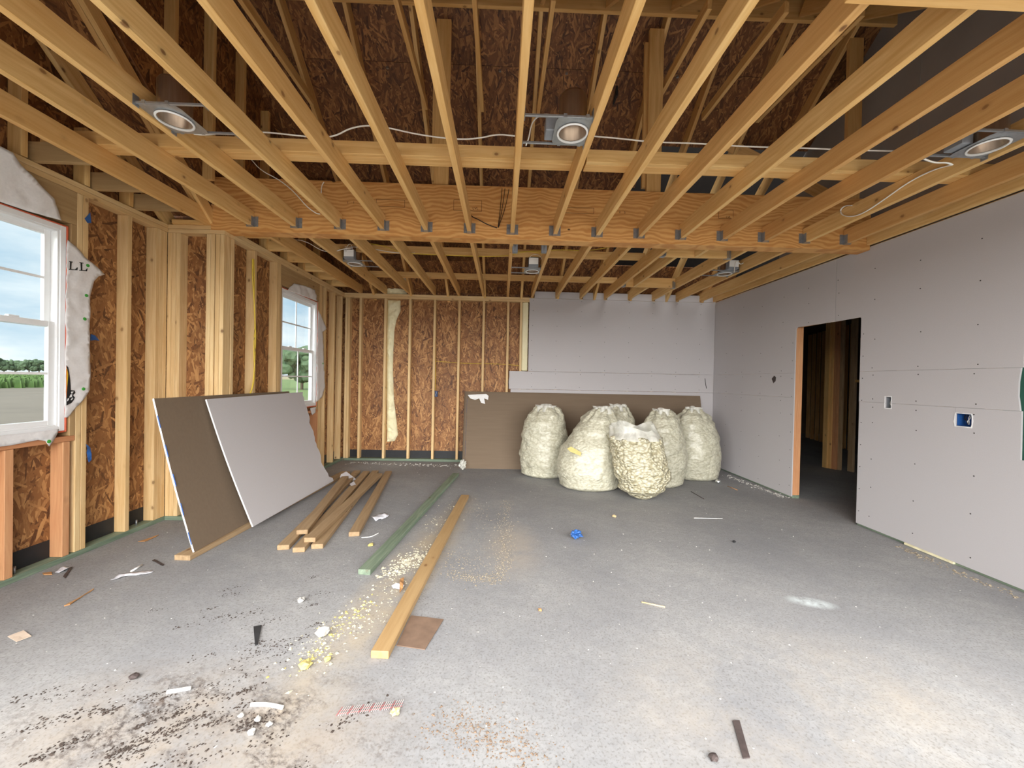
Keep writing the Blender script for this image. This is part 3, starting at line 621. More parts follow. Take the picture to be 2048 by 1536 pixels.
# ================================================================ WINDOWS
def ring(name, par, X0, X1, y0, y1, z0, z1, w, mat, wz=None):
    """rectangular frame as one mesh, members w wide"""
    wz = wz or w; bm = bmesh.new()
    def b_(lo, hi):
        r = bmesh.ops.create_cube(bm, size=1); bmesh.ops.transform(bm, matrix=Matrix.Translation([(lo[i]+hi[i])/2 for i in range(3)]) @ Matrix.Diagonal([hi[i]-lo[i] for i in range(3)]+[1]), verts=r['verts'])
    b_((X0, y0, z0), (X1, y0+w, z1)); b_((X0, y1-w, z0), (X1, y1, z1)); b_((X0, y0+w, z0), (X1, y1-w, z0+wz)); b_((X0, y0+w, z1-wz), (X1, y1-w, z1))
    bmesh.ops.bevel(bm, geom=bm.edges[:], offset=.002, segments=1, affect='EDGES')
    return put(name, tomesh(bm, name), Matrix(), par, mat)
def window(n, X, y0, y1, z0, z1, label):
    w = empty('window_%d' % n, (X-.05, (y0+y1)/2, z0), label=label, cat='window', kind=ST)
    ring('frame', w, X-.105, X-.012, y0, y1, z0, z1, .036, 'vinyl')
    ring('inner_stop', w, X-.075, X-.020, y0+.036, y1-.036, z0+.036, z1-.036, .012, 'vinyl')
    zm = (z0+z1)/2+.025
    for nm, xa, xb, za, zb_ in (('upper_sash', X-.092, X-.066, zm-.02, z1-.042), ('lower_sash', X-.062, X-.034, z0+.042, zm+.02)):
        s = ring(nm, w, xa, xb, y0+.048, y1-.048, za, zb_, .038, 'vinyl')
        ya, yb, zc, zd = y0+.086, y1-.086, za+.038, zb_-.038; xm = (xa+xb)/2
        bx('pane', (xm-.002, ya, zc), (xm+.002, yb, zd), 'glass', s)
        bx('muntin', (xm+.003, ya, (zc+zd)/2-.008), (xm+.012, yb, (zc+zd)/2+.008), 'vinyl', s)
        bx('muntin', (xm+.003, (ya+yb)/2-.008, zc), (xm+.0115, (ya+yb)/2+.008, zd), 'vinyl', s)
        if nm == 'lower_sash':
            for q in (.3, .7): bx('sash_lock', (xa-.002, y0+(y1-y0)*q-.03, zb_), (xb-.004, y0+(y1-y0)*q+.03, zb_+.012), 'vinyl', s, bev=.003)
    e = .012
    for lo, hi in (((X-.03, y1, z0-.01), (X-.008, y1+e, z1+.01)), ((X-.03, y0-e, z0-.01), (X-.008, y0, z1+.01)), ((X-.03, y0, z1), (X-.008, y1, z1+.008)), ((X-.03, y0, z0-.012), (X-.008, y1, z0))):
        bx('sealant_bead', lo, hi, 'sealant', w, bev=.003)
    return w
window(1, XL, *NW, 'large white vinyl double hung window in the near left wall')
window(2, XF, *FW, 'white vinyl double hung grid window in the rear left wall')

# ---- house wrap flaps folded in around the windows
def wob(p, amp=.012): return amp*(noise.noise(p*5.3)+.6*noise.noise(p*13.))
def flap(name, X, pix, label, off=.006, amp=.012, lean=None, caps=(), extra=None):
    P = [PX(a, b, X+off) for a, b in pix]; c = P[0].copy()
    bm = bmesh.new(); vs_ = [bm.verts.new(p) for p in P]; es = [bm.edges.new((a, b)) for a, b in zip(vs_, vs_[1:]+vs_[:1])]
    bmesh.ops.triangle_fill(bm, edges=es, use_beauty=True)
    for _ in range(4):
        bmesh.ops.subdivide_edges(bm, edges=[e for e in bm.edges if e.calc_length() > .035], cuts=1); bmesh.ops.triangulate(bm, faces=bm.faces[:])
    for v in bm.verts: v.co.x += abs(wob(v.co, amp)) + (lean(v.co) if lean else 0)
    r = bmesh.ops.solidify(bm, geom=bm.faces[:], thickness=.0008)
    bmesh.ops.translate(bm, verts=bm.verts[:], vec=-c)
    o = put(name, tomesh(bm, name, True), Matrix.Translation(c), None, 'wrap', label=label, cat='house wrap')
    for a, b in caps:
        p = PX(a, b, X+off); p.x += abs(wob(p, amp))+(lean(p) if lean else 0)+.002
        me = tomesh(lathe([(0, .004), (.011, .003), (.0125, 0), (0, -.001)], 12), 'cap_nail'); put('cap_nail', me, Matrix.Translation(p) @ Matrix.Rotation(math.pi/2, 4, 'Y'), o, 'cap_green')
    return o
f1 = flap('house_wrap', XL, [(133, 480), (150, 493), (175, 520), (209, 549), (196, 553), (186, 562), (180, 590), (178, 690), (181, 745), (178, 780), (157, 808), (135, 835), (128, 835), (131, 600)],
          'torn white house wrap flap with black letters right of the large window', amp=.016, caps=((172, 531), (172, 591), (168, 638), (165, 778)))
flap('house_wrap', XL, [(-150, 345), (-150, 230), (0, 305), (20, 330), (60, 366), (97, 397), (110, 420), (119, 441), (60, 424), (0, 404)], 'white house wrap flap curling above the large window', amp=.02, lean=lambda p: max(0, (p.z-2.42))*.25)
flap('house_wrap', XL, [(-150, 880), (0, 871), (60, 865), (118, 858), (110, 876), (98, 893), (90, 882), (74, 880), (20, 891), (0, 893), (-150, 915)], 'white house wrap strip under the large window sill', caps=((97, 883),))
flap('house_wrap', XF, [(573, 580), (588, 567), (610, 572), (630, 580), (634, 602), (605, 592)], 'crumpled white house wrap flap above the grid window', amp=.02)
flap('house_wrap', XF, [(636, 620), (646, 640), (653, 658), (645, 664), (647, 700), (648, 740), (650, 775), (643, 795), (632, 804), (633, 720)], 'narrow white house wrap flap right of the grid window', amp=.014, caps=((645, 727),))
flap('house_wrap', XF, [(620, 817), (632, 814), (631, 825), (624, 830)], 'small scrap of house wrap below the grid window', amp=.01)
# printing on the wrap
def printed(par, polys, mat, X, off, name, amp=.016):
    bm = bmesh.new()
    for poly in polys:
        vs_ = []
        for a, b in poly:
            p = PX(a, b, X+.006); p.x += abs(wob(p, amp))+off; vs_.append(bm.verts.new(p))
        bm.faces.new(vs_)
    bmesh.ops.triangulate(bm, faces=bm.faces[:])
    return put(name, tomesh(bm, name), Matrix(), par, mat)
def L_(x, y):
    q = lambda *P: [(x+a, y+b) for a, b in P]
    return [q((2.4, 1.5), (5.8, 2.2), (5.2, 16.4), (2, 16)), q((.6, 0), (8, 1.5), (8, 3), (.6, 1.6)), q((-.6, 15.6), (13, 16.8), (13, 18.3), (-.6, 17.2)), q((12, 16.8), (15, 12.6), (16.6, 13), (16, 18.6), (13, 18.3))]
printed(f1, L_(136, 522) + L_(155.5, 524), 'ink', XL, .0035, 'lettering')
printed(f1, [[(131, 731), (135, 745), (137, 765), (134, 790), (131, 796)]], 'orange', XL, .0025, 'wing_print')
printed(f1, [[(132, 736), (135, 750), (137, 768), (134, 788), (132.5, 770)]], 'yellow', XL, .0032, 'wing_print')
printed(f1, [[(131, 730), (135, 735), (137.5, 750), (139.5, 770), (138.5, 780), (148, 781), (149, 786), (144, 790), (147, 795), (145, 800), (137, 803), (141, 806), (131, 811), (131, 797), (136, 785), (137.5, 768), (135, 748)]], 'ink', XL, .0038, 'wing_print')
printed(f1, [[(141, 783), (146, 783), (143, 787), (140, 787)], [(139, 789), (143, 788), (141, 794), (136, 795)], [(141, 797), (144, 796), (141, 800), (138, 800)], [(133, 797), (136, 796), (135, 800), (132, 803)]], 'paper_white', XL, .0046, 'wing_print')

# ---- bits of blue tape on the studs and sheathing
def scrap(name, pix, plane, v, mat, label, cat, th=.001, amp=.004, smooth=False, crumple=0, **kw):
    """thin flat scrap traced on a floor/wall plane, gently curled"""
    fn = {'x': PX, 'y': PY, 'z': PZ}[plane]; P = [fn(a, b, v) for a, b in pix]; c = sum(P, Vector())/len(P)
    bm = bmesh.new(); vs_ = [bm.verts.new(p) for p in P]; es = [bm.edges.new((a, b)) for a, b in zip(vs_, vs_[1:]+vs_[:1])]
    bmesh.ops.triangle_fill(bm, edges=es, use_beauty=True)
    for _ in range(2):
        bmesh.ops.subdivide_edges(bm, edges=[e for e in bm.edges if e.calc_length() > .03], cuts=1); bmesh.ops.triangulate(bm, faces=bm.faces[:])
    ax = {'x': 0, 'y': 1, 'z': 2}[plane]; sg = {'x': 1, 'y': -1, 'z': 1}[plane]
    if plane == 'x' and v > 0: sg = -1
    for w in bm.verts: w.co[ax] += sg*(abs(noise.noise(w.co*17))*amp*2 + abs(noise.noise(w.co*41))*crumple)
    r = bmesh.ops.extrude_face_region(bm, geom=bm.faces[:]); off = [0, 0, 0]; off[ax] = sg*th
    bmesh.ops.translate(bm, verts=[q for q in r['geom'] if isinstance(q, bmesh.types.BMVert)], vec=off)
    bmesh.ops.translate(bm, verts=bm.verts[:], vec=-c)
    return put(name, tomesh(bm, name, smooth), Matrix.Translation(c), None, mat, label=label, cat=cat, **kw)
scrap('tape_scrap', [(169, 437), (180, 425), (182, 446), (174, 446)], 'x', XL+.001, 'tape_blue', 'blue tape tab at the end of the window header', 'tape')
scrap('tape_scrap', [(179, 668), (190, 671), (199, 682), (188, 680), (180, 681)], 'x', XL-.085, 'tape_blue', 'blue tape tab on strand board beside torn house wrap', 'tape', amp=.01)
scrap('tape_scrap', [(171, 888), (179, 895), (182, 920), (176, 925), (172, 905)], 'x', XL+.001, 'tape_blue', 'blue and white tape low on the window stud', 'tape', amp=.01)

# ---- spray foam on the back wall
def foam_blob(pix, Y, depth, label, name='spray_foam', mat='spray_foam'):
    P = [PY(a, b, Y) for a, b in pix]; c = sum(P, Vector())/len(P)
    bm = bmesh.new(); vs_ = [bm.verts.new(p) for p in P]; es = [bm.edges.new((a, b)) for a, b in zip(vs_, vs_[1:]+vs_[:1])]
    bmesh.ops.triangle_fill(bm, edges=es, use_beauty=True)
    for _ in range(5):
        bmesh.ops.subdivide_edges(bm, edges=[e for e in bm.edges if e.calc_length() > .022], cuts=1); bmesh.ops.triangulate(bm, faces=bm.faces[:])
    bd = {v for e in bm.edges if e.is_boundary for v in e.verts}; bl = [v.co.copy() for v in bd]
    for v in bm.verts:
        if v in bd: continue
        d = min((v.co-q).length for q in bl); h = math.sqrt(min(1, d/.05))*depth
        v.co.y -= h*(.75+.5*noise.noise(v.co*14)+.25*noise.noise(v.co*38))
    bmesh.ops.translate(bm, verts=bm.verts[:], vec=-c)
    return put(name, tomesh(bm, name, True), Matrix.Translation(c), wb, mat, label=label)
fy = YW+.0865
foam_blob([(775, 600), (801, 601), (801, 622), (793, 640), (789, 660), (787, 700), (786, 740), (788, 800), (793, 840), (796, 870), (789, 882), (774, 884), (774, 800), (774, 700)], fy, .055, 'tall yellowish spray foam strip between two back wall studs')
foam_blob([(768, 566), (796, 562), (814, 586), (812, 593), (776, 592)], YW+.08, .03, 'spray foam patch on top of the back wall plate')
foam_blob([(787, 545), (800, 535), (815, 545), (816, 575), (800, 570)], YW-.1, .03, 'spray foam clump under the roof deck above back wall')
bx('spray_foam', (.326, YW+.004, 1.54), (.424, YW+.07, 2.69), 'spray_foam', wb, bev=.012)
bx('spray_foam', (.326, YW+.004, .20), (.424, YW+.07, 1.236), 'spray_foam', wb, bev=.012)

# ================================================================ RECESSED LIGHTS
def cyl(prof, seg, name, M, par, mat, smooth=True): return put(name, tomesh(lathe(prof, seg), name, smooth), M, par, mat)
def can_light(x0, x1, cx, cy, label, front_box=False):
    """new-construction can between joist faces x0..x1, centred cx, cy"""
    r = empty('recessed_light', (cx, cy, H), label=label, cat='light', group='recessed can lights in the ceiling'); T = Matrix.Translation
    z = H+.012
    # mounting plate with a round hole
    bm = bmesh.new(); n = 32; inner = []; outer = []
    for k in range(n):
        t = 2*math.pi*(k+.5)/n; c, s = math.cos(t), math.sin(t); m = max(abs(c)/.105, abs(s)/.115)
        inner.append(bm.verts.new((.082*c, .082*s, 0))); outer.append(bm.verts.new((c/m, s/m, 0)))
    for k in range(n): bm.faces.new((inner[k], inner[(k+1) % n], outer[(k+1) % n], outer[k]))
    rr = bmesh.ops.extrude_face_region(bm, geom=bm.faces[:]); bmesh.ops.translate(bm, verts=[v for v in rr['geom'] if isinstance(v, bmesh.types.BMVert)], vec=(0, 0, .002))
    put('mounting_plate', tomesh(bm, 'mounting_plate'), T((cx, cy, z)), r, 'galvanised')
    can = cyl([(.078, 0), (.078, .185), (.070, .20), (0, .20), (0, .197), (.068, .195), (.074, .18), (.074, 0), (.078, 0)], 32, 'can', T((cx, cy, z)), r, 'can_steel')
    cyl([(.0775, -.010), (.086, -.012), (.088, -.006), (.080, 0), (.0775, -.002), (.0775, -.010)], 40, 'trim_ring', T((cx, cy, z)), r, 'label_white')
    bx('socket_bracket', (cx-.025, cy-.06, z+.15), (cx+.025, cy+.06, z+.158), 'mirror_steel', can)
    cyl([(0, 0), (.020, 0), (.022, .01), (.022, .05), (0, .05)], 16, 'socket', T((cx+.02, cy, z+.10)), can, 'label_white')
    for yy in (cy-.118, cy+.118):
        b = bx('bar_hanger', (x0+.001, yy-.006, z+.001), (x1-.001, yy+.006, z+.013), 'galvanised', r, bev=.001)
        for q in (x0+.001, x1-.004): bx('hanger_foot', (q, yy-.018, z-.012), (q+.003, yy+.018, z+.045), 'galvanised', b)
        for q in (cx-.06, cx+.06): bx('bar_clip', (q-.009, yy-.009, z-.001), (q+.009, yy+.009, z+.018), 'galvanised', b)
    if front_box:
        jb = bx('junction_box', (cx-.06, cy-.20, z+.005), (cx+.06, cy-.125, z+.115), 'grey_box', r, bev=.004)
        bx('label_sheet', (cx-.057, cy-.2018, z+.030), (cx+.057, cy-.2003, z+.108), 'label_white', jb)
    else:
        bx('junction_box', (cx-.15, cy+.0, z+.01), (cx-.085, cy+.10, z+.10), 'grey_box', r, bev=.004)
    return r
F0 = lambda i: (JX[i]+.0195, JX[i+1]-.0195)
can_light(*F0(6), .370, 2.18, 'recessed can light hanging over the middle of the front ceiling')
can_light(*F0(1), -1.835, 2.20, 'recessed can light in the front ceiling nearest the large window')
can_light(*F0(12), 2.765, 2.16, 'recessed can light in the front ceiling nearest the right wall')
can_light(*F0(1), -1.845, 4.85, 'recessed can light with white box behind the beam, left', True)
can_light(*F0(6), .362, 4.95, 'recessed can light with white box behind the beam, middle', True)
can_light(*F0(12), 2.79, 4.83, 'recessed can light with white box behind the beam, right', True)

# ================================================================ CABLES
def cable(pix, Y, label, mat='cable_white', r=.0065, name='electrical_cable', flat=.6, ax='y', **kw):
    fn = {'x': PX, 'y': PY, 'z': PZ}[ax]
    return tube(name, [fn(a, b, Y) for a, b in pix], r, mat, None, 8, flat, 3, label=label, cat='cable', **kw)
cable([(455, 268), (520, 263), (585, 270), (640, 276), (672, 272), (700, 256), (738, 250), (775, 255), (830, 268), (885, 276), (925, 279), (962, 276), (995, 268), (1030, 272)], 2.62, 'long white cable strung over the joists left of centre')
cable([(1182, 272), (1240, 277), (1300, 284), (1400, 287), (1470, 292), (1545, 295), (1610, 296), (1665, 299), (1730, 301), (1788, 302)], 2.62, 'long white cable strung over the joists right of centre')
cable([(1052, 291), (1058, 275), (1062, 250), (1072, 235), (1088, 228), (1106, 231)], 2.30, 'short white cable whip feeding the middle front can light')
cable([(388, 268), (405, 270), (450, 266)], 2.35, 'white cable stub on the left front can light', r=.006)
cable([(478, 300), (500, 315), (520, 340), (560, 360), (590, 385), (612, 412), (632, 427), (640, 428)], 3.35, 'white cable drooping in front of the beam at left')
cable([(648, 364), (643, 372), (642, 394)], 3.66, 'short white cable tail hanging on the beam face', r=.006)
cable([(1903, 330), (1870, 338), (1820, 362), (1770, 398), (1730, 425), (1705, 434), (1684, 431), (1680, 420), (1690, 411), (1704, 411)], 2.886, 'white cable looped along a joist near the right wall', ax='x')
cable([(1905, 330), (1895, 325), (1870, 326), (1848, 318)], 2.20, 'white cable lead into the right front can light', r=.006)
cable([(580, 478), (612, 482), (640, 500), (660, 505), (673, 502), (690, 497), (705, 496)], 4.55, 'white cable curling down to the left rear can light')
for k, (pts, t) in enumerate((([(737, 487), (770, 492), (800, 505), (840, 508), (900, 511), (970, 513), (1016, 512), (1040, 505), (1060, 503), (1085, 507)], 'yellowish cable strung across the joists behind the beam'),
        ([(690, 494), (720, 494), (752, 499), (790, 506), (830, 506)], 'yellow and white cable pair crossing near the left rear light'),
        ([(1036, 503), (1085, 502), (1120, 499), (1175, 502), (1215, 495), (1255, 487)], 'yellowish cable strung right of the middle rear light'))):
    cable(pts, 4.70+.02*k, t, 'cable_yellow' if k != 1 else 'cable_white', r=.007)
cable([(1468, 545), (1470, 525), (1476, 521), (1480, 530), (1490, 524), (1505, 520), (1530, 505), (1552, 495)], 4.62, 'white cable leaving the right rear can light')
cable([(692, 503), (695, 490), (702, 487), (706, 500)], 4.64, 'thin white loop over the left rear light box', r=.004)
cable([(1058, 520), (1062, 510), (1074, 508), (1082, 514), (1084, 520)], 4.74, 'thin white loop over the middle rear light box', r=.004)
tube('electrical_cable', [PX(507, 518, XF+.012), PX(509, 560, XF+.012), PX(508, 620, XF+.012), PX(512, 670, XF+.012), PX(509, 730, XF+.012), PX(506, 770, XF+.012), PX(500, 790, XF+.012)], .006, 'cable_yellow', None, label='yellow cable stapled down a rear left stud', cat='cable')
tube('electrical_cable', [PX(505, 518, XF+.012), PX(505, 560, XF+.016), PX(511, 640, XF+.012), PX(507, 700, XF+.012), PX(510, 750, XF+.012), PX(504, 780, XF+.012), PX(497, 792, XF+.012)], .006, 'cable_yellow', None, label='second yellow cable looping beside the stapled one', cat='cable')
cable([(800, 655), (803, 700)], YW-.0, 'x', r=.004) if False else None
tube('wire', [PY(a, b, YJ-.015) for a, b in ((926, 345), (930, 385), (935, 415), (942, 433), (955, 438), (972, 448), (994, 456))], .004, 'wire_black', None, 6, label='thin black wire sagging across the beam face', cat='wire')
for k, (a, b) in enumerate((((1004, 377), 'left'), ((1010, 377), 'middle'), ((1018, 378), 'right'))):
    p = [a, (a[0]-3-k*2, 415), (996+k*.5, 455)]
    tube('wire', [PY(x, y, YJ-.012-.004*k) for x, y in p], .003, 'wire_black', None, 6, smooth=2, label='%s of three thin black wires dropping down the beam' % b, cat='wire')
cable([(975, 568), (985, 580), (990, 595)], YW-.2, 'thin tan wire hanging below the roof deck at back', 'lumber', r=.003)
# small grey boxes on far joists
def small_box(name, lo, hi, mat, label, cat):
    o = empty(name, ((lo[0]+hi[0])/2, (lo[1]+hi[1])/2, lo[2]), label=label, cat=cat)
    bm = bmesh.new(); lo, hi = Vector(lo), Vector(hi)
    return o
def open_box(name, c, ax, w, h, d, mat, label, cat, wires=0, th=.003):
    """electrical box, open towards direction ax (unit vector); c = centre of the mouth"""
    n = Vector(ax); up = Vector((0, 0, 1)); s = up.cross(n); M = Matrix.Translation(c) @ Matrix((s, up, n)).transposed().to_4x4()
    o = bpy.data.objects.new(name, None); COL.objects.link(o); o.empty_display_size = .05; o.matrix_basis = M; tag(o, label, cat)
    bm = bmesh.new()
    def b_(lo, hi):
        r = bmesh.ops.create_cube(bm, size=1); bmesh.ops.transform(bm, matrix=Matrix.Translation([(lo[i]+hi[i])/2 for i in range(3)]) @ Matrix.Diagonal([hi[i]-lo[i] for i in range(3)]+[1]), verts=r['verts'])
    b_((-w/2, -h/2, -d), (w/2, h/2, -d+th)); b_((-w/2, -h/2, -d), (-w/2+th, h/2, 0)); b_((w/2-th, -h/2, -d), (w/2, h/2, 0)); b_((-w/2, -h/2, -d), (w/2, -h/2+th, 0)); b_((-w/2, h/2-th, -d), (w/2, h/2, 0))
    put('body', tomesh(bm, name), M, o, mat)
    for k in range(wires):
        a = random.uniform(-.3, .3)*w; b = random.uniform(-.3, .3)*w
        me = tubemesh([(a, h*.45, -d*.6), (a, h*.1, -d*.35), (b, -h*.1, -d*.2), (b*.3, -h*.35, -d*.4)], .003, 6); put('wire', me, M, o, 'label_white' if k % 2 == 0 else 'wire_black')
    return o
open_box('electrical_box', Vector((XR+.014, 2.896, 1.142)), (-1, 0, 0), .105, .095, .06, 'box_blue', 'blue double electrical box with loose wires in right wall', 'electrical box', 4)
open_box('electrical_box', Vector((XR+.014, 3.483, 1.244)), (-1, 0, 0), .055, .10, .06, 'grey_box', 'small grey switch box recess in right wall by doorway', 'electrical box', 1)
open_box('electrical_box', (PX(872, 788, 0)*0)+PY(871, 788, YW+.0), (0, -1, 0), .055, .09, .055, 'box_blue', 'dark outlet box fixed to a back wall stud', 'electrical box', 2)
for a, t in ((1030, 'left'), (1088, 'right')):
    p = PY(a, 496, 4.05); o = bx('junction_box', p-Vector((.028, .03, .05)), p+Vector((.028, .03, .05)), 'grey_box', None, bev=.004, label='small grey metal box, %s of the pair hung behind the beam' % t, cat='electrical box')
    bx('cover_clip', p-Vector((.006, .034, .045)), p+Vector((.006, .031, .045)), 'galvanised', o)
# white plaster rims around the wall cut-outs
def rim(px, py, w, h, label):
    p = Vector((XR-.0005, px, py)); bm = bmesh.new(); n = 24
    I = []; O = []
    for k in range(n):
        t = 2*math.pi*k/n; c, s = math.cos(t), math.sin(t); m = max(abs(c)/(w/2), abs(s)/(h/2)); q = 1.12+.12*noise.noise(Vector((k*.9, px, py)))
        I.append(bm.verts.new((0, c/m, s/m))); O.append(bm.verts.new((0, c/m*q, s/m*q)))
    for k in range(n): bm.faces.new((I[k], I[(k+1) % n], O[(k+1) % n], O[k]))
    rr = bmesh.ops.extrude_face_region(bm, geom=bm.faces[:]); bmesh.ops.translate(bm, verts=[v for v in rr['geom'] if isinstance(v, bmesh.types.BMVert)], vec=(-.002, 0, 0))
    return put('torn_edge', tomesh(bm, 'rim'), Matrix.Translation(p), wr, 'edge_white')
rim(2.896, 1.1415, .108, .098, ''); rim(3.483, 1.2445, .058, .104, '')
p = PX(1548, 759, XR-.0015); panel('hole_shade_patch', p, (0, -1, 0), (0, 0, 1), [(-.045, .01), (-.01, -.05), (.03, -.02), (.035, .03), (.0, .05)], .001, 'shim_dark', wr)  # flat dark sheet on the drywall, stands in for a shaded hole

# ================================================================ DRYWALL SHEETS
def sheet(name, corners, th, front, label, nx=10, tear=None, bow=0., edge='edge_white', group=None, back='drywall', ny=8):
    """corners: bottom-near, bottom-far, top-far, top-near; front material on the side facing +normal"""
    A, B, C, D = [Vector(c) for c in corners]; nrm = (B-A).cross(D-A).normalized(); c0 = A.copy()
    bm = bmesh.new(); grid = []
    for j in range(ny+1):
        v = j/ny; row = []
        for i in range(nx+1):
            u = i/nx
            if tear and i == nx: u = tear(v)
            p = A*(1-u)*(1-v)+B*u*(1-v)+C*u*v+D*(1-u)*v + nrm*bow*math.sin(math.pi*v)*-1
            row.append(bm.verts.new(p-c0))
        grid.append(row)
    ff = [bm.faces.new((grid[j][i], grid[j][i+1], grid[j+1][i+1], grid[j+1][i])) for j in range(ny) for i in range(nx)]
    for f in ff: f.material_index = 0
    rr = bmesh.ops.extrude_face_region(bm, geom=ff, use_keep_orig=True)
    nv = [v for v in rr['geom'] if isinstance(v, bmesh.types.BMVert)]; nf = [f for f in rr['geom'] if isinstance(f, bmesh.types.BMFace)]
    bmesh.ops.translate(bm, verts=nv, vec=-nrm*th)
    for f in bm.faces: f.material_index = 2
    for f in ff: f.material_index = 0
    for f in nf: f.material_index = 1
    me = tomesh(bm, name)
    for m in (front, back, edge): me.materials.append(MATS[m])
    o = put(name, me, Matrix.Translation(c0), None, None, label=label, cat='drywall sheet')
    if group: o['group'] = group
    return o, nrm
# normals towards the room: A->B is far to near for the left-leaning sheets
b0, b1, t0, t1 = Vector((-2.28, 2.95, .042)), Vector((-2.26, 4.78, .042)), Vector((-2.607, 2.97, 1.188)), Vector((-2.60, 4.80, 1.19))
br, nrm = sheet('drywall_sheet', (b0, b1, t1, t0), .013, 'drywall_back', 'brown backed drywall sheet leaning by the large window', bow=.012)
# printed edge tape on its near end
for k in range(5):
    a = b0.lerp(t0, .05+.19*k); b = b0.lerp(t0, .13+.19*k)+Vector((0, 0, 0)); q = -nrm*.0065+Vector((0, -.0012, 0))
    board('edge_print', a+q, b+q, .0075, .001, (0, 1, 0), 'edge_blue', br, bev=0)
g0, g1, gt0, gt1 = Vector((-2.165, 3.455, .042)), Vector((-2.13, 4.96, .042)), Vector((-2.565, 3.43, 1.160)), Vector((-2.545, 5.02, 1.175))
tear = lambda v: 0.
gsheet, _ = sheet('drywall_sheet', (g0, g1, gt1, gt0), .013, 'drywall', 'light grey drywall sheet with broken far end, leaning on brown one', nx=10, bow=.014, ny=30)
# broken far edge: ragged wedge teeth along the far end
bm = gsheet.data
for v in bm.vertices:
    p = v.co+gsheet.location
    t = (p.z-.042)/1.13
    if p.y > 4.9: v.co.y += -.02-.10*max(0, .5-abs(t-.35))+.07*noise.noise(Vector((0, 1.7, t*6)))+.03*noise.noise(Vector((0, 4.7, t*22)))+(.06 if t < .05 else 0)
offc, _ = sheet('drywall_offcut', (Vector((-1.93, 5.22, .004)), Vector((-2.06, 4.98, .004)), Vector((-2.09, 5.12, .09)), Vector((-2.07, 5.24, .10))), .012, 'drywall', 'triangular drywall offcut on the floor at broken sheet end', nx=2)
# stack against the back wall
stk = [(-.545, 3.05, 0, 'front sheet of the long drywall stack against the back wall'), (-.575, 3.17, 1, 'second drywall sheet in the long stack from the front'), (-.53, 3.20, 2, 'third drywall sheet in the long stack from the front'),
       (-.56, 3.25, 3, 'fourth drywall sheet in the long stack from the front'), (-.60, 3.33, 4, 'rearmost drywall sheet in the long stack touching the back wall')]
for xa, xb, k, lab in stk:
    yb_, yt = 5.955+.034*k, 6.322+.0225*k
    zt_ = .006+math.sqrt(1.2192**2-(yt-yb_)**2)
    o, _ = sheet('drywall_sheet', ((xa, yb_, .006), (xb, yb_, .006), (xb+.01, yt, zt_), (xa-.01, yt, zt_)), .0125, 'drywall_back', lab, nx=14, bow=.01*(k == 0), group='drywall sheets stacked against the back wall')
    if k in (0, 2):
        for q in range(3):
            t = .15+.28*q; a = Vector((xa-.01*t, yb_+(yt-yb_)*t, .006+(zt_-.006)*t)); b = Vector((xa-.01*(t+.2), yb_+(yt-yb_)*(t+.2), .006+(zt_-.006)*(t+.2)))
            board('edge_print', a+Vector((-.0012, .006, 0)), b+Vector((-.0012, .006, 0)), .001, .007, (0, 1, 0), 'edge_blue', o, bev=0)
# torn paper on the corner of the front sheet
for k, pix in enumerate((((935, 790), (972, 788), (977, 792), (976, 800), (968, 797), (970, 808), (962, 806), (958, 797), (950, 800), (940, 797)),)):
    P = scrap('torn_paper', pix, 'y', 6.22, 'paper_white', 'torn white paper on corner of the front stacked sheet', 'paper', amp=.01)
    P.location.y = 6.262
board('timber_offcut', (-2.33, 2.90, .0195), (-2.19, 5.55, .0195), .12, .038, (0, 0, 1), 'lumber_old', None, label='flat timber batten under the leaning left sheets', cat='timber')

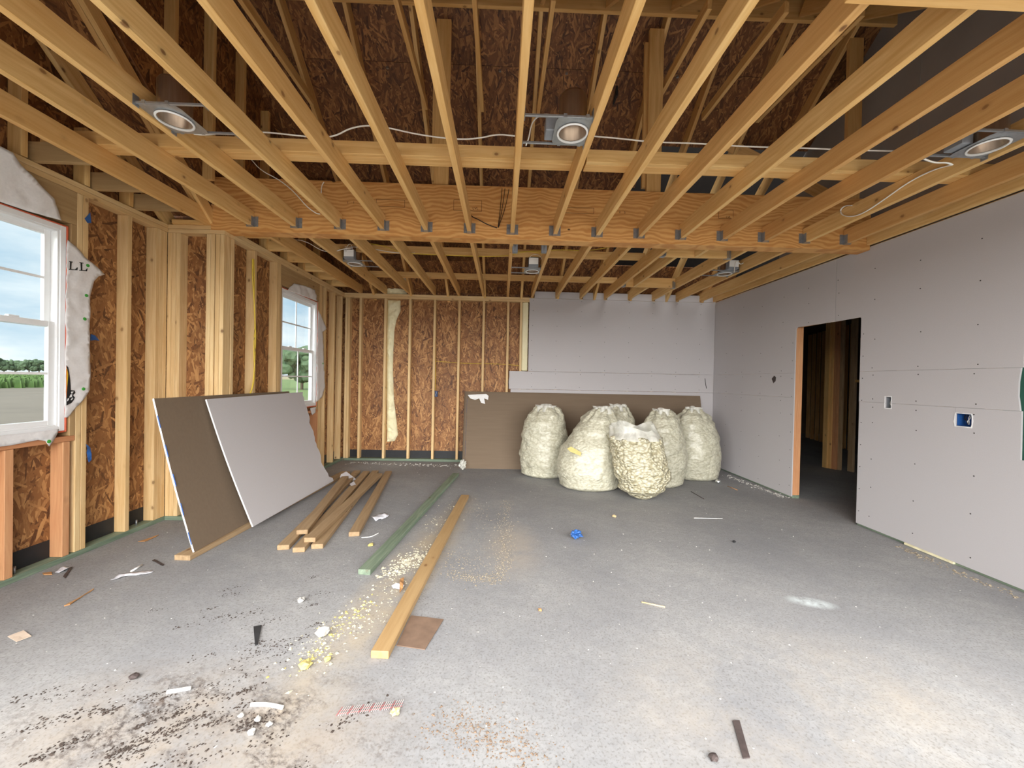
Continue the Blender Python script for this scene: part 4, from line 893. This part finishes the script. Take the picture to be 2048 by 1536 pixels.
# ================================================================ BAGS OF FOAM SCRAP
def bag(cx, cy, prof, seed, label, lean=(0, 0), mat='bag_fill', seg=84, tuft=True, sq=1.0, lump=.012, fold=.014, sqy=.82):
    """prof: list of (height, radius); lofted, wrinkled, gathered at the top"""
    o = empty('foam_bag', (cx, cy, 0), label=label, cat='bag', group='clear bags of foam scrap by the drywall stack')
    nz = 70; hs = [p[0] for p in prof]; top = hs[-1]; sd = Vector((seed*7.7, seed*3.1, seed*1.3))
    def R(h):
        for (h0, r0), (h1, r1) in zip(prof, prof[1:]):
            if h <= h1:
                t = (h-h0)/(h1-h0); t = t*t*(3-2*t) if h0 > 0 else t; return r0+(r1-r0)*t
        return prof[-1][1]
    bm = bmesh.new(); rings = []
    for j in range(nz+1):
        v = j/nz; h = top*v; r0 = R(h); row = []
        for k in range(seg):
            t = 2*math.pi*k/seg; d = Vector((math.cos(t)*sq, math.sin(t)*sqy, 0)); p = d*r0+Vector((0, 0, h))
            q = p*1.0+sd
            am = min(1, r0/.18)
            dr_ = am*(.05*noise.noise(q*2.3)+lump*noise.noise(q*9)+.5*lump*noise.noise(q*22))
            dr_ += fold*am*noise.noise(Vector((t*1.2+seed, h*16, seed)))*noise.noise(Vector((t*2.1, h*3, seed*2)))*2
            if v > .80: dr_ += (v-.80)*5*.16*r0*math.sin(t*9+seed+3*noise.noise(Vector((t, v*5, seed))))*.9
            p = d*(r0+dr_)+Vector((lean[0]*h*h/top, lean[1]*h*h/top, h))
            if v > .93: p.z += .035*noise.noise(Vector((t*1.6, seed, 3)))*((v-.93)/.07)
            p.z = max(.003, p.z); row.append(bm.verts.new(p))
        rings.append(row)
    for a, b in zip(rings, rings[1:]):
        for k in range(seg): bm.faces.new((a[k], a[(k+1) % seg], b[(k+1) % seg], b[k]))
    bm.faces.new(rings[0][::-1])
    cv = bm.verts.new(sum((v.co for v in rings[-1]), Vector())/seg-Vector((0, 0, .02)))
    for k in range(seg): bm.faces.new((rings[-1][k], rings[-1][(k+1) % seg], cv))
    put('filled_body', tomesh(bm, 'bag', True), Matrix.Translation((cx, cy, 0)), o, mat)
    if tuft:      # gathered plastic sticking up in a few peaks
        bm = bmesh.new(); r1 = prof[-1][1]*1.15; base = Vector((lean[0]*top, lean[1]*top, top-.045)); A = []; B = []; C = []
        n = 48
        for k in range(n):
            t = 2*math.pi*k/n; pk = .5+.5*noise.noise(Vector((math.cos(t)*1.4+seed, math.sin(t)*1.4, seed)))
            f = 1+.18*math.sin(t*7+seed)
            A.append(bm.verts.new(base+Vector((math.cos(t)*r1*1.05, math.sin(t)*r1*1.05, -.02))))
            B.append(bm.verts.new(base+Vector((math.cos(t)*r1*.8*f, math.sin(t)*r1*.8*f, .045))))
            C.append(bm.verts.new(base+Vector((math.cos(t)*r1*(.75+.25*pk)*f, math.sin(t)*r1*(.75+.25*pk)*f, .04+.055*pk))))
        for k in range(n):
            q = (k+1) % n; bm.faces.new((A[k], A[q], B[q], B[k])); bm.faces.new((B[k], B[q], C[q], C[k]))
        put('plastic_tuft', tomesh(bm, 'tuft', True), Matrix.Translation((cx, cy, 0)), o, 'film')
    return o
bag(.655, 5.62, [(0, .27), (.04, .34), (.25, .365), (.55, .345), (.76, .31), (.88, .26), (.96, .19), (1.0, .14)], 1, 'leftmost upright bag of cream foam scraps', (0, .03))
bag(1.18, 5.06, [(0, .32), (.04, .40), (.22, .425), (.48, .39), (.72, .32), (.88, .25), (.98, .17), (1.03, .12)], 2, 'widest bag of foam scraps with a yellow stain', (.17, .05))
b3 = bag(1.71, 4.55, [(0, .06), (.05, .16), (.14, .27), (.32, .33), (.55, .315), (.72, .30), (.74, .22), (.745, .10)], 3, 'front open bag of loose foam chunks leaning towards the camera', (-.10, .16), mat='foam_loose', tuft=False, lump=.03)
bag(2.20, 5.22, [(0, .26), (.04, .31), (.3, .335), (.55, .32), (.76, .28), (.88, .23), (.96, .16), (1.0, .12)], 4, 'bag of foam scraps directly behind the front open bag', (.02, .06))
bag(2.86, 5.60, [(0, .28), (.04, .345), (.3, .36), (.58, .33), (.78, .28), (.90, .22), (.98, .14), (1.01, .11)], 5, 'rightmost bag of foam scraps nearest the right wall', (-.02, .03))
bag(1.72, 5.60, [(0, .24), (.05, .27), (.3, .28), (.6, .27), (.82, .24), (.93, .19), (1.0, .14), (1.03, .11)], 6, 'mostly hidden bag of foam scraps behind the widest bag', (.0, .02))
# open film collar of the front bag
bm = bmesh.new(); rows = []; n = 56
for j in range(7):
    v = j/6; row = []
    for k in range(n):
        t = 2*math.pi*k/n; r = .312+.02*noise.noise(Vector((math.cos(t)*2, math.sin(t)*2, v*3)))-.05*v+.012*math.sin(t*11)*v
        hh = .70+v*(.16+.06*noise.noise(Vector((math.cos(t)*1.5, math.sin(t)*1.5, 9))))
        row.append(bm.verts.new((math.cos(t)*r-.10*hh*hh/.745, math.sin(t)*r*.84+.16*hh*hh/.745, hh)))
    rows.append(row)
for a, b in zip(rows, rows[1:]):
    for k in range(n): bm.faces.new((a[k], a[(k+1) % n], b[(k+1) % n], b[k]))
put('plastic_collar', tomesh(bm, 'collar', True), Matrix.Translation((1.71, 4.55, 0)), b3, 'film')
scrap('stain', [(1134, 897), (1142, 893), (1163, 905), (1161, 912), (1140, 903)], 'y', 4.728, 'foam_yellow', 'yellow label scrap stuck on the widest foam bag', 'scrap', amp=.002)

# ================================================================ TIMBER ON THE FLOOR
def plank(pa, pb, z, mat, label, w=.089, t=.038, tilt=0.):
    A = PZ(*pa, z); B = PZ(*pb, z+tilt); A.z = z+t/2; B.z = z+tilt+t/2
    return board('timber_plank', A, B, w, t, (0, 0, 1), mat, None, bev=.003, label=label, cat='timber', group='loose planks lying on the slab')
plank((759, 1318), (930, 996), .0, 'lumber_gold', 'golden plank lying alone nearest the camera')
plank((728, 1150), (912, 951), .0, 'lumber_green', 'green treated plank lying on the slab')
plank((708, 1073), (777, 947), .0, 'lumber_old', 'plank lying alone just right of the plank pile')
plank((566, 1100), (714, 946), .0, 'lumber_old', 'leftmost bottom plank of the pile')
plank((597, 1105), (733, 947), .0, 'lumber_old', 'middle bottom plank of the pile')
plank((634, 1098), (751, 946), .0, 'lumber_old', 'right bottom plank of the pile')
plank((604, 1069), (690, 958), .0385, 'lumber_old', 'upper plank of the pile lying to the left')
plank((619, 1085), (758, 952), .0385, 'lumber_old', 'upper plank of the pile lying across to the right')

# ================================================================ LITTER
scrap('hardboard_offcut', [(822, 1232), (887, 1240), (850, 1300), (793, 1292)], 'z', .002, 'hardboard', 'square brown hardboard offcut tucked beside golden plank', 'offcut', th=.004, amp=.001)
scrap('shim', [(1465, 1443), (1479, 1442), (1500, 1517), (1486, 1518)], 'z', .002, 'shim_dark', 'dark brown strip lying at the bottom right', 'shim', th=.004, amp=.001)
def pipe(pa, pb, r, mat, label, name='plastic_trim', cat='trim piece', mid=None):
    P = [PZ(*pa, r)]+([PZ(*mid, r)] if mid else [])+[PZ(*pb, r)]
    return tube(name, P, r, mat, None, 8, smooth=2, label=label, cat=cat)
pipe((334, 1384), (382, 1376), .008, 'label_white', 'short white plastic tube piece left of the bottom centre')
pipe((502, 1409), (566, 1415), .008, 'label_white', 'slightly bent white plastic tube piece at bottom', mid=(535, 1408))
# collated nail strip
ns = empty('nail_strip', PZ(740, 1417, .0), label='red and white collated nail strip near the bottom centre', cat='nail strip')
a, b = PZ(676, 1425, .006), PZ(805, 1409, .006)
for o_ in (-.007, .007): board('strip', a+Vector((.0, o_, 0)), b+Vector((0, o_, 0)), .002, .003, (0, 0, 1), 'nail_red', ns, bev=0)
for k in range(30):
    p = a.lerp(b, (k+.5)/30); board('nail', p+Vector((-.004, -.020, .003)), p+Vector((.004, .022, .003)), .0026, .0026, (0, 0, 1), 'nail_white' if k % 5 else 'nail_red', ns, bev=0)
scrap('wood_shim', [(128, 1213), (160, 1196), (188, 1180), (181, 1183), (140, 1210)], 'z', .002, 'wood_chip', 'brown splintered wood shim near the left wall', 'shim', th=.006)
scrap('rubber_wedge', [(507, 1255), (523, 1252), (515, 1290), (510, 1292)], 'z', .002, 'rubber', 'black wedge shim among the dirt', 'shim', th=.006, amp=.001)
scrap('card_scrap', [(15, 1274), (47, 1262), (63, 1273), (33, 1285)], 'z', .002, 'card', 'pinkish card scrap at the left edge', 'scrap', th=.002)
scrap('plastic_film', [(220, 1162), (243, 1150), (268, 1146), (300, 1141), (308, 1144), (290, 1150), (255, 1152), (232, 1160)], 'z', .004, 'film_white', 'wrinkled white film scrap left of the leaning sheets', 'film', amp=.012, smooth=True)
scrap('plastic_film', [(110, 1146), (130, 1134), (140, 1136), (132, 1142), (118, 1146)], 'z', .004, 'film_white', 'white film scrap by the left bottom plate', 'film', amp=.012, smooth=True)
scrap('plastic_film', [(742, 1034), (760, 1030), (770, 1027), (778, 1032), (768, 1038), (752, 1043)], 'z', .004, 'film_white', 'crumpled white film beside the single plank', 'film', amp=.02, smooth=True)
scrap('plastic_film', [(699, 968), (708, 963), (712, 970), (702, 972)], 'z', .042, 'film_white', 'tiny white paper lying on the plank pile', 'paper', amp=.004)
scrap('paper_scrap', [(783, 1174), (800, 1168), (810, 1172), (806, 1179), (790, 1181)], 'z', .004, 'film_white', 'bluish white paper scrap beside the golden plank', 'paper', amp=.012)
scrap('bark_scrap', [(800, 1160), (808, 1156), (806, 1178), (799, 1187)], 'z', .010, 'wood_chip', 'curled brown bark scrap beside the bluish paper', 'scrap', th=.004, amp=.01)
scrap('metal_strip', [(126, 1154), (140, 1136), (145, 1135), (131, 1157)], 'z', .002, 'shim_dark', 'dark metal strip near the left wall plate', 'shim', th=.003)
scrap('metal_strip', [(304, 1122), (309, 1119), (328, 1130), (325, 1133)], 'z', .002, 'shim_dark', 'dark strip in front of the leaning sheet', 'shim', th=.003)
scrap('wood_chip', [(276, 1084), (300, 1077), (318, 1070), (312, 1074), (290, 1084)], 'z', .002, 'wood_chip', 'thin brown chip near the wall jog', 'chip', th=.004)
scrap('wood_chip', [(85, 1148), (103, 1145), (104, 1150), (88, 1151)], 'z', .002, 'wood_chip', 'small tan chip beside the left bottom plate', 'chip', th=.006)
pipe((262, 1143), (284, 1130), .007, 'label_white', 'thin white stick on top of the film scrap')
pipe((1283, 1204), (1330, 1214), .004, 'splinter', 'pale wood splinter on the open floor at right', 'wood_splinter', 'splinter')
pipe((723, 1075), (757, 1066), .004, 'label_white', 'curved white wire end by the single plank', 'wire_end', 'wire', mid=(742, 1074))
pipe((1388, 1036), (1445, 1037), .003, 'label_white', 'thin pale wire lying in front of the bags', 'wire_end', 'wire')
pipe((1382, 983), (1408, 998), .004, 'shim_dark', 'dark twig in front of the rightmost bag', 'twig', 'twig')
pipe((1455, 972), (1475, 980), .004, 'wood_chip', 'brown twig near the right wall', 'twig', 'twig')
# blue crumpled wrapper
def lump(name, p, r, mat, label, cat, seed=0, flat=.6, sub=3, rough=.35):
    bm = bmesh.new(); bmesh.ops.create_icosphere(bm, subdivisions=sub, radius=r)
    for v in bm.verts:
        d = v.co.normalized(); v.co = d*r*(1+rough*noise.noise(d*2.2+Vector((seed, 0, seed)))+rough*.6*noise.noise(d*5+Vector((seed, 3, 0)))); v.co.z *= flat
    mz = min(v.co.z for v in bm.verts)
    for v in bm.verts: v.co.z -= mz
    return put(name, tomesh(bm, name), Matrix.Translation((p.x, p.y, .001)), None, mat, label=label, cat=cat)
lump('crumpled_wrapper', PZ(1152, 1078), .045, 'tape_blue', 'crumpled blue wrapper in the middle of the floor', 'wrapper', 3, .7, 3, .6)
lump('steel_ball', PZ(1436, 968), .035, 'mirror_steel', 'small shiny metal cup beside the rightmost bag', 'can', 5, .9, 3, .12)
for k, (px, py, r, m, t) in enumerate(((644, 1272, .032, 'gyp_crumb', 'large white plaster lump in the dirt trail'), (612, 1335, .028, 'foam_yellow', 'yellow foam lump at the end of the dirt trail'), (655, 1322, .016, 'foam_yellow', 'small yellow foam lump right of the larger one'),
        (602, 1184+20, .02, 'gyp_crumb', 'white plaster crumb beside the dirt trail'), (482, 1435, .011, 'gyp_crumb', 'white pebble above the bottom pebble cluster'), (516, 1442, .012, 'gyp_crumb', 'round pale pebble in the bottom pebble cluster'),
        (503, 1468, .014, 'gyp_crumb', 'largest pale pebble at the bottom of the cluster'), (538, 1452, .012, 'gyp_crumb', 'rightmost pale pebble in the bottom cluster'), (790, 1430, .018, 'splinter', 'tan foam crumb touching the nail strip'),
        (1427, 1520, .016, 'shim_dark', 'dark pebble left of the dark strip'), (1468, 1085, .014, 'rubber', 'small black bit on the open floor'), (1228, 1035, .02, 'splinter', 'tan crumb in front of the foam bags'),
        (742, 1092, .02, 'foam_yellow', 'yellow foam crumb beside the single plank'), (268, 1357, .018, 'shim_dark', 'dark leaf shaped bit in the dirt at left'), (1080, 1222, .012, 'wood_chip', 'tiny brown bit right of the golden plank'))):
    lump('debris_lump', PZ(px, py), r, m, t, 'debris', k+1, .6, 2, .5)
# uncountable crumbs: sawdust, plaster and dirt
def crumbs(name, n, gen, size, mat, label):
    bm = bmesh.new()
    for k in range(n):
        x, y = gen(); r = random.uniform(*size)*random.choice((.6, 1, 1, 1.4)); q = [Vector((random.uniform(-1, 1), random.uniform(-1, 1), 0)).normalized()*r for _ in range(3)]
        a = random.uniform(0, 6.3); P = [Vector((x+r*math.cos(a+t)*random.uniform(.5, 1.3), y+r*math.sin(a+t)*random.uniform(.5, 1.3), .0006)) for t in (0, 1.6, 3.2, 4.7)]
        tp = Vector((x, y, r*random.uniform(.25, .8))); vs_ = [bm.verts.new(p) for p in P]; tv = bm.verts.new(tp)
        for i in range(4): bm.faces.new((vs_[i], vs_[(i+1) % 4], tv))
    return put(name, tomesh(bm, name), Matrix(), None, mat, label=label, cat='debris', kind='stuff')
def along(pts, sd):
    P = [PZ(*p) for p in pts]
    def f():
        i = random.randrange(len(P)-1); t = random.random(); p = P[i].lerp(P[i+1], t); return p.x+random.gauss(0, sd), p.y+random.gauss(0, sd)
    return f
def around(px, py, sx, sy):
    c = PZ(px, py)
    def f(): return c.x+random.gauss(0, sx), c.y+random.gauss(0, sy)
    return f
def clusters(px, py, sx, sy, n, sd):
    c = PZ(px, py); C = [(c.x+random.gauss(0, sx), c.y+random.gauss(0, sy), random.uniform(.5, 1.6)*sd) for _ in range(n)]
    def f():
        x, y, q = random.choice(C); t = random.gauss(0, q*1.8); return x+t*.85+random.gauss(0, q*.6), y+t*.5+random.gauss(0, q*.6)
    return f
def anywhere(): 
    while True:
        x, y = random.uniform(-3, 3.4), random.uniform(1.3, 6.2)
        return x, y
crumbs('plaster_crumbs', 800, anywhere, (.002, .006), 'gyp_crumb', 'scattered white plaster crumbs all over the slab')
crumbs('foam_crumbs', 560, along([(905, 1000), (855, 1090), (800, 1150), (740, 1220), (660, 1270), (610, 1330)], .075), (.003, .010), 'foam_white', 'trail of pale foam crumbs between the two long planks')
crumbs('foam_crumbs', 260, along([(840, 1110), (775, 1150)], .05), (.005, .017), 'foam_white', 'dense heap of foam crumbs beside the golden plank')
crumbs('foam_crumbs', 110, along([(745, 1200), (690, 1240), (650, 1290), (600, 1335)], .04), (.003, .010), 'foam_yellow', 'yellow foam crumbs along the dirt trail')
crumbs('sawdust', 1500, along([(1012, 1000), (1012, 1060), (1012, 1120), (990, 1160), (900, 1150)], .04), (.002, .006), 'sawdust', 'sawdust outline of a lifted box on the slab')
crumbs('sawdust', 900, along([(930, 1005), (1000, 1050), (940, 1150), (880, 1100)], .10), (.002, .006), 'sawdust', 'fine sawdust right of the golden plank')
crumbs('dirt_crumbs', 1500, clusters(330, 1440, .36, .12, 34, .022), (.002, .006), 'dirt', 'dark soil crumbs at the bottom left')
crumbs('dirt_crumbs', 900, clusters(470, 1290, .25, .25, 30, .022), (.0015, .005), 'dirt', 'dark soil crumbs left of the dirt trail')
crumbs('dirt_crumbs', 700, along([(880, 1440), (960, 1470), (1080, 1500)], .05), (.0015, .005), 'soil', 'brown soil streak at the bottom centre')
crumbs('plaster_crumbs', 260, along([(1450, 950), (1575, 997)], .035), (.004, .014), 'gyp_crumb', 'plaster crumbs along the foot of right wall')
crumbs('plaster_crumbs', 200, along([(1800, 1095), (1870, 1125), (2048, 1200)], .03), (.004, .012), 'sawdust', 'crumbs along the right wall near the camera')
crumbs('plaster_crumbs', 220, along([(690, 925), (920, 932)], .05), (.005, .016), 'gyp_crumb', 'plaster crumbs along the foot of back wall')

# ================================================================ OUTSIDE
def tree(px, dist, h, w, seed, label):
    d = ray(px, 760); d = Vector((d.x, d.y, 0)).normalized(); c = d*dist
    o = empty('tree', (c.x, c.y, -.15), label=label, cat='tree', group='trees beyond the field')
    tube('trunk', [(c.x, c.y, -.15), (c.x, c.y, h*.5)], h*.03, 'bark', o, 8, smooth=0)
    bm = bmesh.new(); rnd = random.Random(seed)
    for k in range(60):
        a = rnd.uniform(0, 6.3); rr = rnd.uniform(0, .75)*w/2; z = h*rnd.uniform(.30, .85); s = w*rnd.uniform(.07, .16)*(1.1-abs(z/h-.5)*.8)
        r = bmesh.ops.create_icosphere(bm, subdivisions=3, radius=s, matrix=Matrix.Translation((rr*math.cos(a), rr*math.sin(a), z)))
        for v in r['verts']:
            q = v.co*1.0; v.co += (v.co-Vector((rr*math.cos(a), rr*math.sin(a), z))).normalized()*s*.45*noise.noise(q*(9/w)+Vector((seed, 0, k)))
    put('crown', tomesh(bm, 'crown'), Matrix.Translation((c.x, c.y, -.15)), o, 'leaves')
tree(604, 50, 5.2, 5.6, 3, 'rounded green tree seen through the grid window')
for k, (px, h, t) in enumerate(((-12, 7, 'leftmost'), (8, 6.4, 'second from left'), (30, 7.2, 'third from left'), (58, 6.6, 'third from right'), (78, 7.3, 'second from right'), (100, 6.8, 'rightmost'))):
    tree(px, 300+35*(k % 3), h*1.1, 8.5, 20+k, 'distant tree of the treeline beyond the large window, '+t)
cr_ = bpy.data.objects
def crop():
    bm = bmesh.new(); rnd = random.Random(4)
    for k in range(9000):
        x = rnd.uniform(-85, -42); y = rnd.uniform(20, 75); h = rnd.uniform(.35, .8); a = rnd.uniform(0, 3.14)
        for q in range(2):
            dx, dy = math.cos(a+q*1.5)*.32, math.sin(a+q*1.5)*.32
            bm.faces.new([bm.verts.new(p) for p in ((x-dx, y-dy, -.15), (x+dx, y+dy, -.15), (x+dx*.6, y+dy*.6, h), (x-dx*.5, y-dy*.5, h*.9))])
    return put('crop_field', tomesh(bm, 'crop_field'), Matrix(), None, 'crop', label='green row crop strip beyond the bare ground outside', cat='crop', kind='stuff')
crop()

# ================================================================ LAST SMALL THINGS
tube('wire', [PY(a, b, YW-.018) for a, b in ((1410, 757), (1411, 766), (1413, 777))], .004, 'wire_black', None, 6, label='short dark wire tail poking from back drywall', cat='wire')
tube('electrical_cable', [PY(a, b, YW+.045) for a, b in ((872, 640), (871, 700), (871, 780))], .004, 'cable_yellow', None, 6, label='thin cable dropping to the back wall outlet box', cat='cable')
tube('electrical_cable', [PY(a, b, YW+.06) for a, b in ((868, 722), (930, 727), (985, 727), (1038, 731))], .004, 'cable_yellow', None, 6, label='thin yellow cable running level through back wall studs', cat='cable')
lump('plastic_film', PZ(925, 940), .05, 'film', 'crumpled clear film bunched at left end of drywall stack', 'film', 9, 1.3, 3, .7)
